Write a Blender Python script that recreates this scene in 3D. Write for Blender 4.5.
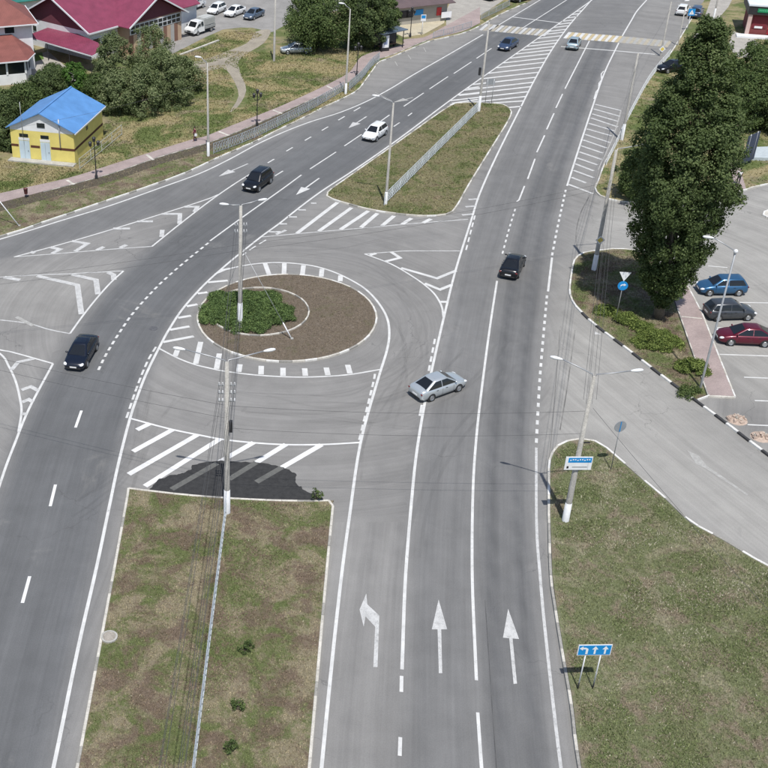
import bpy, bmesh, math, random
import numpy as np
from mathutils import Vector, Matrix

random.seed(7)
RNG = np.random.default_rng(11)
sc = bpy.context.scene
for o in list(bpy.data.objects):
    bpy.data.objects.remove(o)

# ------------------------------------------------------------------ camera
F, CX, CY = 1129.0, 228.0, 384.0          # focal length and principal point of the 768 px drone frame (an off-centre crop)
PITCH = math.atan(700.0 / 1129.0)         # the optical axis looks down by this much
HCAM = 44.5
cam = bpy.data.cameras.new('Camera')
camo = bpy.data.objects.new('Camera', cam)
sc.collection.objects.link(camo)
camo.location = (0, 0, HCAM)
camo.rotation_euler = (math.pi / 2 - PITCH, 0, 0)
cam.sensor_fit = 'HORIZONTAL'
cam.sensor_width = 36.0
cam.lens = F / 768.0 * 36.0
cam.shift_x = (384.0 - CX) / 768.0
cam.shift_y = 0.0
cam.clip_start = 0.5
cam.clip_end = 6000.0
sc.camera = camo

# ------------------------------------------------------------------ sky, sun, exposure
SUN_EL = math.radians(64.5)
SUN_DIR = Vector((0.06 * math.cos(SUN_EL), -0.998 * math.cos(SUN_EL), math.sin(SUN_EL)))   # towards the sun
world = bpy.data.worlds.new('World')
sc.world = world
world.use_nodes = True
wn = world.node_tree
wn.nodes.clear()
sky = wn.nodes.new('ShaderNodeTexSky')
sky.sky_type = 'NISHITA'
sky.sun_disc = False
sky.sun_elevation = SUN_EL
sky.sun_rotation = math.radians(180 - 3.4)
sky.air_density = 1.0
sky.dust_density = 1.2
sky.ozone_density = 1.0
bg = wn.nodes.new('ShaderNodeBackground')
bg.inputs['Strength'].default_value = 0.12
wo = wn.nodes.new('ShaderNodeOutputWorld')
wn.links.new(sky.outputs[0], bg.inputs[0])
wn.links.new(bg.outputs[0], wo.inputs[0])
sun = bpy.data.lights.new('Sun', 'SUN')
sun.energy = 4.4
sun.angle = math.radians(0.53)
sun.color = (1.0, 0.965, 0.91)
suno = bpy.data.objects.new('Sun', sun)
sc.collection.objects.link(suno)
suno.rotation_euler = SUN_DIR.to_track_quat('Z', 'Y').to_euler()
suno.location = (0, 0, 120)
sc.view_settings.view_transform = 'Standard'
sc.view_settings.look = 'None'
sc.view_settings.exposure = 0.0
sc.view_settings.gamma = 1.0
sc.view_settings.use_curve_mapping = False

# ------------------------------------------------------------------ survey: photo point -> metres on the ground
_cp, _sp = math.cos(PITCH), math.sin(PITCH)
def G(u, v, z=0.0):
    """ground position (metres) of a point surveyed from the drone photo, on the plane at height z"""
    a = (u - CX) / F
    b = -(v - CY) / F
    dx, dy, dz = a, _cp + b * _sp, -_sp + b * _cp
    t = (z - HCAM) / dz
    return Vector((dx * t, dy * t, z))
def GP(pts, z=0.0):
    return [G(p[0], p[1], z) for p in pts]
def rise(u, v, vtop):
    """height of the top of an upright that stands at (u, v) and ends at photo row vtop"""
    p = G(u, v)
    lo, hi = 0.0, 43.0
    for _ in range(50):
        m = (lo + hi) / 2
        d = p.y * _cp - (m - HCAM) * _sp
        yy = p.y * _sp + (m - HCAM) * _cp
        if CY - F * yy / d > vtop: lo = m
        else: hi = m
    return lo

# ------------------------------------------------------------------ object helpers
COL = sc.collection
def link(o, parent=None):
    COL.objects.link(o)
    if parent is not None:
        o.parent = parent
    return o
def tag(o, label, cat, group=None, kind=None):
    o['label'] = label
    o['category'] = cat
    if group: o['group'] = group
    if kind: o['kind'] = kind
    return o
def thing(name, label, cat, loc=(0, 0, 0), rz=0.0, group=None, kind=None):
    o = bpy.data.objects.new(name, None)
    o.empty_display_size = 0.3
    link(o)
    o.location = loc
    o.rotation_euler = (0, 0, rz)
    return tag(o, label, cat, group, kind)
def from_mesh(name, me, mat=None, parent=None, loc=None, rot=None, scale=None):
    o = bpy.data.objects.new(name, me)
    link(o, parent)
    if mat is not None:
        if not me.materials:
            me.materials.append(mat)
        if me.materials[0] != mat:
            o.material_slots[0].link = 'OBJECT'
            o.material_slots[0].material = mat
    if loc is not None: o.location = loc
    if rot is not None: o.rotation_euler = rot
    if scale is not None: o.scale = scale
    return o
class MB:
    """collects simple solids into one mesh"""
    def __init__(s):
        s.v = []; s.f = []
    def add(s, vs, fs):
        n = len(s.v)
        s.v += [tuple(p) for p in vs]
        s.f += [tuple(n + i for i in f) for f in fs]
        return s
    def box(s, c, d, rz=0.0, top=1.0):
        """box of full size d centred at c; top scales its upper face"""
        ca, sa = math.cos(rz), math.sin(rz)
        vs = []
        for z in (-1, 1):
            k = top if z > 0 else 1.0
            for x, y in ((-1, -1), (1, -1), (1, 1), (-1, 1)):
                px, py = x * d[0] / 2 * k, y * d[1] / 2 * k
                vs.append((c[0] + px * ca - py * sa, c[1] + px * sa + py * ca, c[2] + z * d[2] / 2))
        return s.add(vs, [(3, 2, 1, 0), (4, 5, 6, 7), (0, 1, 5, 4), (1, 2, 6, 5), (2, 3, 7, 6), (3, 0, 4, 7)])
    def bar(s, a, b, w, h):
        """straight bar of section w x h from a to b"""
        a, b = Vector(a), Vector(b)
        d = (b - a).normalized()
        up = Vector((0, 0, 1)) if abs(d.z) < 0.95 else Vector((0, 1, 0))
        x = d.cross(up).normalized(); y = x.cross(d).normalized()
        vs = []
        for p in (a, b):
            for i, j in ((-1, -1), (1, -1), (1, 1), (-1, 1)):
                vs.append(p + x * (i * w / 2) + y * (j * h / 2))
        return s.add(vs, [(0, 1, 2, 3), (7, 6, 5, 4), (0, 4, 5, 1), (1, 5, 6, 2), (2, 6, 7, 3), (3, 7, 4, 0)])
    def tube(s, pts, r, n=8, cap=True):
        pts = [Vector(p) for p in pts]
        rs = r if isinstance(r, (list, tuple)) else [r] * len(pts)
        vs = []; fs = []
        for i, p in enumerate(pts):
            d = (pts[min(i + 1, len(pts) - 1)] - pts[max(i - 1, 0)]).normalized()
            up = Vector((0, 0, 1)) if abs(d.z) < 0.9 else Vector((1, 0, 0))
            x = d.cross(up).normalized(); y = x.cross(d).normalized()
            for k in range(n):
                a = 2 * math.pi * k / n
                vs.append(p + (x * math.cos(a) + y * math.sin(a)) * rs[i])
        for i in range(len(pts) - 1):
            for k in range(n):
                k2 = (k + 1) % n
                fs.append((i * n + k, i * n + k2, (i + 1) * n + k2, (i + 1) * n + k))
        if cap:
            fs.append(tuple(reversed(range(n))))
            fs.append(tuple((len(pts) - 1) * n + k for k in range(n)))
        return s.add(vs, fs)
    def lathe(s, prof, c=(0, 0, 0), n=16, axis='z'):
        vs = []; fs = []
        for r, h in prof:
            for k in range(n):
                a = 2 * math.pi * k / n
                x, y = r * math.cos(a), r * math.sin(a)
                vs.append((c[0] + x, c[1] + y, c[2] + h) if axis == 'z' else (c[0] + x, c[1] + h, c[2] + y))
        for i in range(len(prof) - 1):
            for k in range(n):
                k2 = (k + 1) % n
                q = (i * n + k, i * n + k2, (i + 1) * n + k2, (i + 1) * n + k)
                fs.append(q if axis == 'z' else q[::-1])
        return s.add(vs, fs)
    def prism(s, poly, z0, z1):
        n = len(poly)
        a = sum(poly[i][0] * poly[(i + 1) % n][1] - poly[(i + 1) % n][0] * poly[i][1] for i in range(n))
        if a < 0: poly = poly[::-1]
        vs = [(p[0], p[1], z0) for p in poly] + [(p[0], p[1], z1) for p in poly]
        fs = [tuple(range(n, 2 * n)), tuple(reversed(range(n)))]
        fs += [(i, (i + 1) % n, n + (i + 1) % n, n + i) for i in range(n)]
        return s.add(vs, fs)
    def sheet(s, poly, z):
        n = len(poly)
        a = sum(poly[i][0] * poly[(i + 1) % n][1] - poly[(i + 1) % n][0] * poly[i][1] for i in range(n))
        if a < 0: poly = poly[::-1]
        return s.add([(p[0], p[1], z) for p in poly], [tuple(range(n))])
    def ball(s, c, r, n=12, m=8):
        rx, ry, rz_ = r if isinstance(r, (list, tuple)) else (r, r, r)
        vs = [(c[0], c[1], c[2] - rz_)]; fs = []
        for i in range(1, m):
            t = -math.pi / 2 + math.pi * i / m
            for k in range(n):
                a = 2 * math.pi * k / n
                vs.append((c[0] + rx * math.cos(t) * math.cos(a), c[1] + ry * math.cos(t) * math.sin(a), c[2] + rz_ * math.sin(t)))
        vs.append((c[0], c[1], c[2] + rz_))
        for k in range(n):
            fs.append((0, 1 + (k + 1) % n, 1 + k))
            fs.append((len(vs) - 1, len(vs) - 1 - n + k, len(vs) - 1 - n + (k + 1) % n))
        for i in range(m - 2):
            for k in range(n):
                k2 = (k + 1) % n
                fs.append((1 + i * n + k, 1 + i * n + k2, 1 + (i + 1) * n + k2, 1 + (i + 1) * n + k))
        return s.add(vs, fs)
    def mesh(s, name, smooth=False):
        me = bpy.data.meshes.new(name)
        me.from_pydata(s.v, [], s.f)
        if smooth:
            me.polygons.foreach_set('use_smooth', [True] * len(me.polygons))
        me.update()
        return me
    def build(s, name, mat, parent=None, smooth=False, loc=None, rot=None):
        return from_mesh(name, s.mesh(name, smooth), mat, parent, loc, rot)
def np_mesh(name, co, loops_per_face, idx, attrs=None, smooth=False):
    """large mesh from numpy arrays: equal-sided faces"""
    me = bpy.data.meshes.new(name)
    nf = len(idx) // loops_per_face
    me.vertices.add(len(co)); me.loops.add(len(idx)); me.polygons.add(nf)
    me.vertices.foreach_set('co', np.asarray(co, dtype=np.float32).ravel())
    me.loops.foreach_set('vertex_index', np.asarray(idx, dtype=np.int32))
    me.polygons.foreach_set('loop_start', np.arange(0, nf * loops_per_face, loops_per_face, dtype=np.int32))
    if smooth: me.polygons.foreach_set('use_smooth', np.ones(nf, dtype=bool))
    for k, a in (attrs or {}).items():
        at = me.attributes.new(k, 'FLOAT', 'POINT')
        at.data.foreach_set('value', np.asarray(a, dtype=np.float32))
    me.update(calc_edges=True)
    me.validate()
    return me
def smoothline(pts, per=6, closed=False):
    """Catmull-Rom through ground points"""
    pts = [Vector(p) for p in pts]
    n = len(pts); out = []
    rng = range(n) if closed else range(n - 1)
    for i in rng:
        p1, p2 = pts[i], pts[(i + 1) % n]
        p0 = pts[i - 1] if (closed or i > 0) else p1 + (p1 - p2)
        p3 = pts[(i + 2) % n] if (closed or i + 2 < n) else p2 + (p2 - p1)
        # centripetal-ish: fall back to straight when spans differ a lot
        for k in range(per):
            t = k / per
            a = 2 * p1; b = p2 - p0; c = 2 * p0 - 5 * p1 + 4 * p2 - p3; d = -p0 + 3 * p1 - 3 * p2 + p3
            out.append((a + b * t + c * t * t + d * t ** 3) * 0.5)
    if not closed: out.append(pts[-1])
    return out
def resample(pts, step=None, n=None, closed=False):
    pts = [Vector(p) for p in pts]
    if closed: pts = pts + [pts[0]]
    L = [0.0]
    for a, b in zip(pts, pts[1:]): L.append(L[-1] + (b - a).length)
    if n is None: n = max(1, round(L[-1] / step))
    out = []; j = 0
    for i in range(n + (0 if closed else 1)):
        d = L[-1] * i / n
        while j < len(L) - 2 and L[j + 1] < d: j += 1
        seg = L[j + 1] - L[j]
        out.append(pts[j].lerp(pts[j + 1], (d - L[j]) / seg if seg > 1e-9 else 0))
    return out
def cut(pts, a, b):
    """the stretch of a polyline between lengths a and b"""
    pts = [Vector(p) for p in pts]
    out = []; d = 0.0
    for p, q in zip(pts, pts[1:]):
        s = (q - p).length
        if s < 1e-9: continue
        if d + s > a and d < b:
            t0 = max(0.0, (a - d) / s); t1 = min(1.0, (b - d) / s)
            if not out: out.append(p.lerp(q, t0))
            out.append(p.lerp(q, t1))
        d += s
    return out
def length(pts):
    return sum((Vector(b) - Vector(a)).length for a, b in zip(pts, pts[1:]))
def ribbon(mb, pts, w, z):
    """flat mitred strip along pts"""
    pts = [Vector((p[0], p[1], 0)) for p in pts]
    vs = []
    n = len(pts)
    for i, p in enumerate(pts):
        d0 = (p - pts[i - 1]).normalized() if i > 0 else None
        d1 = (pts[i + 1] - p).normalized() if i < n - 1 else None
        if d0 is None: d = d1; m = 1.0
        elif d1 is None: d = d0; m = 1.0
        else:
            d = (d0 + d1)
            d = d.normalized() if d.length > 1e-6 else d1
            m = 1.0 / max(0.45, d.dot(d1))
        nrm = Vector((-d.y, d.x, 0)) * (w / 2 * m)
        vs += [(p.x + nrm.x, p.y + nrm.y, z), (p.x - nrm.x, p.y - nrm.y, z)]
    fs = [(2 * i, 2 * i + 1, 2 * i + 3, 2 * i + 2) for i in range(n - 1)]
    return mb.add(vs, fs)

# ------------------------------------------------------------------ materials
def nodes_of(name):
    m = bpy.data.materials.new(name)
    m.use_nodes = True
    nt = m.node_tree
    b = nt.nodes['Principled BSDF']
    return m, nt, b
def N(nt, typ, **kw):
    n = nt.nodes.new(typ)
    for k, v in kw.items():
        setattr(n, k, v)
    return n
def noise(nt, vec, scale, detail=4.0, rough=0.55, dist=0.0):
    n = N(nt, 'ShaderNodeTexNoise')
    n.inputs['Scale'].default_value = scale
    n.inputs['Detail'].default_value = detail
    n.inputs['Roughness'].default_value = rough
    n.inputs['Distortion'].default_value = dist
    if vec is not None: nt.links.new(vec, n.inputs['Vector'])
    return n.outputs['Fac']
def ramp(nt, fac, stops):
    r = N(nt, 'ShaderNodeValToRGB')
    el = r.color_ramp.elements
    while len(el) < len(stops): el.new(0.5)
    for e, (p, c) in zip(el, stops):
        e.position = p
        e.color = (*c, 1) if len(c) == 3 else c
    nt.links.new(fac, r.inputs[0])
    return r.outputs[0]
def mix(nt, fac, a, b, mode='MIX'):
    m = N(nt, 'ShaderNodeMix', data_type='RGBA', blend_type=mode)
    for sock, val in ((m.inputs[0], fac), (m.inputs[6], a), (m.inputs[7], b)):
        if hasattr(val, 'is_output') or isinstance(val, bpy.types.NodeSocket): nt.links.new(val, sock)
        elif isinstance(val, (int, float)): sock.default_value = val
        else: sock.default_value = (*val, 1)
    return m.outputs[2]
def mth(nt, op, a, b=0.0, clamp=False):
    m = N(nt, 'ShaderNodeMath', operation=op, use_clamp=clamp)
    for sock, val in ((m.inputs[0], a), (m.inputs[1], b)):
        if isinstance(val, (int, float)): sock.default_value = val
        else: nt.links.new(val, sock)
    return m.outputs[0]
def step(nt, x, lo, hi):
    m = N(nt, 'ShaderNodeMapRange', interpolation_type='SMOOTHSTEP')
    m.inputs['From Min'].default_value = lo
    m.inputs['From Max'].default_value = hi
    nt.links.new(x, m.inputs['Value'])
    return m.outputs['Result']
def wpos(nt):
    return N(nt, 'ShaderNodeNewGeometry').outputs['Position']
def opos(nt):
    return N(nt, 'ShaderNodeTexCoord').outputs['Object']
def bump(nt, b, h, strength=0.3, dist=0.02):
    n = N(nt, 'ShaderNodeBump')
    n.inputs['Strength'].default_value = strength
    n.inputs['Distance'].default_value = dist
    nt.links.new(h, n.inputs['Height'])
    nt.links.new(n.outputs[0], b.inputs['Normal'])
def attr(nt, name):
    return N(nt, 'ShaderNodeAttribute', attribute_name=name).outputs['Fac']
def plain(name, c, rough=0.7, metal=0.0, var=0.18, scale=3.0, bmp=0.0, coat=0.0, spec=0.5, world_co=True, fine=None):
    """a colour with uneven tone and grime"""
    m, nt, b = nodes_of(name)
    co = wpos(nt) if world_co else opos(nt)
    n = noise(nt, co, scale, 5.0, 0.6)
    lo = tuple(x * (1 - var) for x in c); hi = tuple(min(1, x * (1 + var)) for x in c)
    col = ramp(nt, n, [(0.3, lo), (0.7, hi)])
    if fine:
        n2 = noise(nt, co, fine, 3.0, 0.7)
        col = mix(nt, 1.0, col, ramp(nt, n2, [(0.3, (0.75,) * 3), (0.7, (1.15,) * 3)]), 'MULTIPLY')
    nt.links.new(col, b.inputs['Base Color'])
    b.inputs['Roughness'].default_value = rough
    b.inputs['Metallic'].default_value = metal
    b.inputs['Coat Weight'].default_value = coat
    b.inputs['Coat Roughness'].default_value = 0.06
    b.inputs['Specular IOR Level'].default_value = spec
    if bmp: bump(nt, b, n, bmp, 0.03)
    return m
# ------------------------------------------------------------------ surface materials
def asphalt_material():
    m, nt, b = nodes_of('asphalt')
    co = wpos(nt)
    dark = attr(nt, 'dark'); pale = attr(nt, 'pale'); track = attr(nt, 'track')
    big = noise(nt, co, 0.055, 5.0, 0.6, 0.4)
    mid = noise(nt, co, 0.5, 5.0, 0.62)
    fine = noise(nt, co, 14.0, 3.0, 0.7)
    grit = noise(nt, co, 55.0, 2.0, 0.7)
    col = mix(nt, dark, (0.226, 0.221, 0.212), (0.114, 0.118, 0.123))
    col = mix(nt, pale, col, (0.305, 0.297, 0.278))
    col = mix(nt, mth(nt, 'MULTIPLY', track, 0.85, True), col, (0.086, 0.088, 0.092))
    col = mix(nt, 1.0, col, ramp(nt, big, [(0.3, (0.88,) * 3), (0.7, (1.10,) * 3)]), 'MULTIPLY')
    col = mix(nt, 1.0, col, ramp(nt, mid, [(0.25, (0.90,) * 3), (0.75, (1.10,) * 3)]), 'MULTIPLY')
    col = mix(nt, 1.0, col, ramp(nt, fine, [(0.2, (0.86,) * 3), (0.8, (1.14,) * 3)]), 'MULTIPLY')
    col = mix(nt, 1.0, col, ramp(nt, grit, [(0.2, (0.82,) * 3), (0.8, (1.18,) * 3)]), 'MULTIPLY')
    # lengthwise streaks worn by traffic: 'lat' is the sideways distance across the lane
    lat = attr(nt, 'lat')
    sp = N(nt, 'ShaderNodeSeparateXYZ'); nt.links.new(co, sp.inputs[0])
    def streak(k, along, det):
        cb = N(nt, 'ShaderNodeCombineXYZ')
        nt.links.new(mth(nt, 'MULTIPLY', lat, k), cb.inputs[0])
        nt.links.new(mth(nt, 'MULTIPLY', sp.outputs[0], along), cb.inputs[1])
        nt.links.new(mth(nt, 'MULTIPLY', sp.outputs[1], along), cb.inputs[2])
        return noise(nt, cb.outputs[0], 1.0, det, 0.65)
    col = mix(nt, 1.0, col, ramp(nt, streak(1.1, 0.03, 5.0), [(0.28, (0.88,) * 3), (0.72, (1.10,) * 3)]), 'MULTIPLY')
    col = mix(nt, 1.0, col, ramp(nt, streak(5.0, 0.10, 4.0), [(0.25, (0.91,) * 3), (0.75, (1.08,) * 3)]), 'MULTIPLY')
    # oil and damp stains, patched dips
    st = noise(nt, co, 0.23, 6.0, 0.7, 1.5)
    col = mix(nt, mth(nt, 'MULTIPLY', step(nt, st, 0.62, 0.74), 0.28), col, (0.10, 0.10, 0.10))
    # dusty blotches
    du = noise(nt, co, 0.16, 6.0, 0.66, 0.8)
    col = mix(nt, mth(nt, 'MULTIPLY', step(nt, du, 0.60, 0.78), 0.25), col, (0.42, 0.40, 0.36))
    # fine cracks
    vo = N(nt, 'ShaderNodeTexVoronoi', feature='DISTANCE_TO_EDGE')
    vo.inputs['Scale'].default_value = 0.16
    wob = N(nt, 'ShaderNodeTexNoise'); wob.inputs['Scale'].default_value = 0.7; wob.inputs['Detail'].default_value = 6
    nt.links.new(co, wob.inputs['Vector'])
    vm = N(nt, 'ShaderNodeVectorMath', operation='MULTIPLY_ADD')
    vm.inputs[1].default_value = (2.4, 2.4, 0)
    nt.links.new(wob.outputs['Color'], vm.inputs[0]); nt.links.new(co, vm.inputs[2])
    nt.links.new(vm.outputs[0], vo.inputs['Vector'])
    gate = step(nt, noise(nt, co, 0.07, 2.0), 0.5, 0.62)
    crack = mth(nt, 'MULTIPLY', mth(nt, 'SUBTRACT', 1.0, step(nt, vo.outputs['Distance'], 0.001, 0.006)), gate)
    col = mix(nt, mth(nt, 'MULTIPLY', crack, 0.45), col, (0.07, 0.07, 0.07))
    nt.links.new(col, b.inputs['Base Color'])
    rg = mth(nt, 'SUBTRACT', 0.92, mth(nt, 'MULTIPLY', track, 0.18))
    nt.links.new(rg, b.inputs['Roughness'])
    b.inputs['Specular IOR Level'].default_value = 0.35
    bump(nt, b, grit, 0.35, 0.012)
    return m
def paint_material(name, c, wear, scale=3.0, under=(0.26, 0.26, 0.255), patch=0.5):
    """road paint, worn through to the asphalt in places"""
    m, nt, b = nodes_of(name)
    co = wpos(nt)
    n1 = noise(nt, co, scale, 6.0, 0.75)
    n2 = noise(nt, co, 24.0, 3.0, 0.75)
    s = mth(nt, 'ADD', mth(nt, 'MULTIPLY', n1, 0.6), mth(nt, 'MULTIPLY', n2, 0.4))
    w = step(nt, s, 0.62 - wear, 0.80 - wear)
    base = mix(nt, 1.0, c, ramp(nt, noise(nt, co, 1.1, 4.0), [(0.3, (0.84,) * 3), (0.7, (1.06,) * 3)]), 'MULTIPLY')
    col = mix(nt, mth(nt, 'MULTIPLY', w, 0.9), base, under)
    nt.links.new(col, b.inputs['Base Color'])
    b.inputs['Roughness'].default_value = 0.75
    return m
def turf_material(name, dry, green, soil, green_bias=0.5, soil_bias=0.5, scale=0.35, blade=False):
    """patches of dry grass, green grass and bare soil, placed by position"""
    m, nt, b = nodes_of(name)
    co = wpos(nt)
    a = noise(nt, co, scale, 7.0, 0.68, 0.6)
    off = N(nt, 'ShaderNodeVectorMath', operation='ADD'); off.inputs[1].default_value = (37.0, 11.0, 0)
    nt.links.new(co, off.inputs[0])
    c2 = noise(nt, off.outputs[0], scale * 1.7, 7.0, 0.7, 0.5)
    f1 = noise(nt, co, 5.0, 5.0, 0.75)
    f2 = noise(nt, co, 22.0, 4.0, 0.8)
    col = mix(nt, step(nt, mth(nt, 'ADD', a, mth(nt, 'MULTIPLY', f1, 0.35)), 0.80 - green_bias * 0.3, 0.95 - green_bias * 0.3), dry, green)
    col = mix(nt, mth(nt, 'MULTIPLY', step(nt, mth(nt, 'ADD', c2, mth(nt, 'MULTIPLY', f1, 0.3)), 0.82 - soil_bias * 0.3, 0.98 - soil_bias * 0.3), 0.85), col, soil)
    if blade:
        t = attr(nt, 'tint')
        col = mix(nt, 1.0, col, ramp(nt, t, [(0.0, (0.62, 0.66, 0.55)), (0.5, (1.0, 1.0, 1.0)), (1.0, (1.4, 1.35, 1.22))]), 'MULTIPLY')
        hi = attr(nt, 'kind')
        col = mix(nt, hi, col, (0.50, 0.46, 0.36))
    else:
        col = mix(nt, 1.0, col, ramp(nt, f2, [(0.25, (0.5,) * 3), (0.5, (0.95,) * 3), (0.8, (1.45,) * 3)]), 'MULTIPLY')
        col = mix(nt, 1.0, col, ramp(nt, f1, [(0.3, (0.78,) * 3), (0.7, (1.16,) * 3)]), 'MULTIPLY')
        bump(nt, b, f2, 0.8, 0.06)
    nt.links.new(col, b.inputs['Base Color'])
    b.inputs['Roughness'].default_value = 0.95
    b.inputs['Specular IOR Level'].default_value = 0.15
    return m
def leaf_material(name, c, c2, trans=0.25, rough=0.65):
    m, nt, b = nodes_of(name)
    t = attr(nt, 'tint')
    col = ramp(nt, t, [(0.0, tuple(x * 0.6 for x in c)), (0.5, c), (1.0, c2)])
    nt.links.new(col, b.inputs['Base Color'])
    b.inputs['Roughness'].default_value = rough
    b.inputs['Specular IOR Level'].default_value = 0.2
    tr = N(nt, 'ShaderNodeBsdfTranslucent')
    nt.links.new(mix(nt, 1.0, col, (1.1, 1.25, 0.6), 'MULTIPLY'), tr.inputs['Color'])
    mx = N(nt, 'ShaderNodeMixShader'); mx.inputs[0].default_value = trans
    nt.links.new(b.outputs[0], mx.inputs[1]); nt.links.new(tr.outputs[0], mx.inputs[2])
    nt.links.new(mx.outputs[0], nt.nodes['Material Output'].inputs['Surface'])
    return m
def paver_material(name, c, sx=5.0):
    m, nt, b = nodes_of(name)
    co = wpos(nt)
    br = N(nt, 'ShaderNodeTexBrick')
    br.inputs['Scale'].default_value = sx
    br.inputs['Color1'].default_value = (*c, 1)
    br.inputs['Color2'].default_value = (c[0] * 0.8, c[1] * 0.8, c[2] * 0.82, 1)
    br.inputs['Mortar'].default_value = (c[0] * 0.55, c[1] * 0.6, c[2] * 0.6, 1)
    br.inputs['Mortar Size'].default_value = 0.02
    nt.links.new(co, br.inputs['Vector'])
    col = mix(nt, 1.0, br.outputs['Color'], ramp(nt, noise(nt, co, 0.6, 5.0, 0.65), [(0.3, (0.82,) * 3), (0.7, (1.12,) * 3)]), 'MULTIPLY')
    nt.links.new(col, b.inputs['Base Color'])
    b.inputs['Roughness'].default_value = 0.9
    return m

ASPHALT = asphalt_material()
LOTASPH = plain('yard_asphalt', (0.27, 0.262, 0.25), 0.95, var=0.16, scale=0.4, fine=9.0, spec=0.3)
WHITE = paint_material('road_paint_white', (0.61, 0.61, 0.595), 0.10)
WHITE_B = paint_material('road_paint_fresh', (0.68, 0.68, 0.67), 0.02)
WHITE_W = paint_material('road_paint_worn', (0.54, 0.54, 0.53), 0.15)
WHITE_F = paint_material('road_paint_faded', (0.50, 0.50, 0.48), 0.27, under=(0.30, 0.293, 0.275))
YELLOW = paint_material('road_paint_yellow', (0.50, 0.41, 0.245), 0.08)
YELLOW_F = paint_material('road_paint_yellow_faded', (0.46, 0.40, 0.28), 0.2)
KERB_W = plain('kerb_whitewash', (0.66, 0.65, 0.62), 0.85, var=0.14, scale=2.0, fine=12)
KERB_C = plain('kerb_cream', (0.54, 0.515, 0.46), 0.9, var=0.22, scale=1.2, fine=12)
KERB_G = plain('kerb_concrete', (0.30, 0.29, 0.265), 0.92, var=0.2, scale=1.5, fine=12)
KERB_K = plain('kerb_black', (0.045, 0.045, 0.047), 0.8, var=0.3, scale=3.0, fine=12)
TURF_DRY = ((0.262, 0.228, 0.155), (0.125, 0.150, 0.060), (0.160, 0.118, 0.092))
TURF_A = turf_material('median_turf', *TURF_DRY, 0.70, 0.74)
TURF_A_B = turf_material('median_blades', (0.310, 0.270, 0.185), (0.160, 0.186, 0.080), (0.198, 0.148, 0.115), 0.70, 0.74, blade=True)
TURF_D = turf_material('right_turf', (0.268, 0.252, 0.172), (0.165, 0.182, 0.095), (0.240, 0.195, 0.150), 0.88, 0.66)
TURF_D_B = turf_material('right_blades', (0.315, 0.298, 0.205), (0.190, 0.212, 0.108), (0.285, 0.236, 0.182), 0.88, 0.66, blade=True)
TURF_B = turf_material('upper_turf', (0.190, 0.172, 0.098), (0.112, 0.130, 0.052), (0.190, 0.150, 0.100), 0.55, 0.45)
TURF_B_B = turf_material('upper_blades', (0.250, 0.230, 0.132), (0.140, 0.168, 0.066), (0.250, 0.200, 0.140), 0.55, 0.45, blade=True)
TURF_V = turf_material('roadside_turf', (0.315, 0.270, 0.150), (0.118, 0.148, 0.052), (0.250, 0.205, 0.148), 0.66, 0.50, scale=0.16)
TURF_V_B = turf_material('roadside_blades', (0.350, 0.300, 0.172), (0.138, 0.172, 0.062), (0.285, 0.236, 0.172), 0.66, 0.50, scale=0.16, blade=True)
SOIL = turf_material('island_soil', (0.165, 0.135, 0.104), (0.145, 0.130, 0.086), (0.200, 0.165, 0.130), 0.3, 0.5, scale=0.5)
SOIL_B = turf_material('soil_crumbs', (0.21, 0.172, 0.135), (0.16, 0.145, 0.095), (0.24, 0.20, 0.155), 0.3, 0.5, scale=0.5, blade=True)
SOIL_D = turf_material('dark_soil', (0.105, 0.090, 0.070), (0.100, 0.096, 0.058), (0.125, 0.105, 0.080), 0.3, 0.5, scale=0.4)
PAVER = paver_material('pink_pavers', (0.40, 0.318, 0.298))
PAVER2 = paver_material('pale_pavers', (0.43, 0.40, 0.355))
BEIGE = plain('beige_paving', (0.48, 0.43, 0.32), 0.9, var=0.12, scale=0.8, fine=8)
DUST = plain('dusty_track', (0.30, 0.268, 0.215), 0.95, var=0.2, scale=0.5, fine=6, bmp=0.3)
CONC = plain('concrete', (0.40, 0.39, 0.36), 0.9, var=0.15, scale=1.0, fine=10)

# ------------------------------------------------------------------ ground and road
me = MB().add([(-2500, -300, -0.06), (2500, -300, -0.06), (2500, 4500, -0.06), (-2500, 4500, -0.06)], [(0, 1, 2, 3)]).mesh('ground')
g = from_mesh('ground', me, TURF_V)
tag(g, 'dry grassy ground reaching out beyond the road junction', 'ground', kind='structure')

# carriageway outlines (surveyed)
L1 = [(-200, 296), (0, 239.3), (60, 221), (110, 205.7), (160, 188), (200, 173.4), (230, 159), (257, 144.4), (284, 132), (310, 122), (340, 112.5), (366, 101.7), (390, 89), (413, 75), (449, 54.4), (483, 34.6)]
L5 = [(605, -10), (592, 0), (570, 15.8), (527, 46), (481.5, 78), (450, 100.5), (400, 138), (355, 169.5), (323.4, 190), (300, 207.2), (279.7, 223.3), (261.7, 236.4), (237, 256), (220.4, 270), (203, 286), (183, 308.5), (170, 328), (161.6, 343), (147.3, 371.6), (138.7, 393), (130, 418.6), (118.6, 463), (108.6, 510), (96.4, 568), (78, 648.7), (53.4, 768), (24, 900)]
L9 = [(600, -12), (591.5, 0), (570, 24.4), (551.7, 50), (534.5, 80), (519.4, 110), (497, 155), (480, 193), (471, 221), (455.5, 270.7), (443.8, 317.6), (432, 369), (424.4, 405), (417, 450), (412.6, 489.4), (405.6, 575), (402, 669.6)]
L10 = [(589.4, 40.8), (565, 88.8), (536.8, 152.3), (516.7, 201.7), (502.4, 253.8), (489.5, 330), (481.6, 390), (476.4, 437), (473, 489.4), (472.2, 575), (476.4, 680.5), (481.6, 768), (492, 900)]
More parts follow.
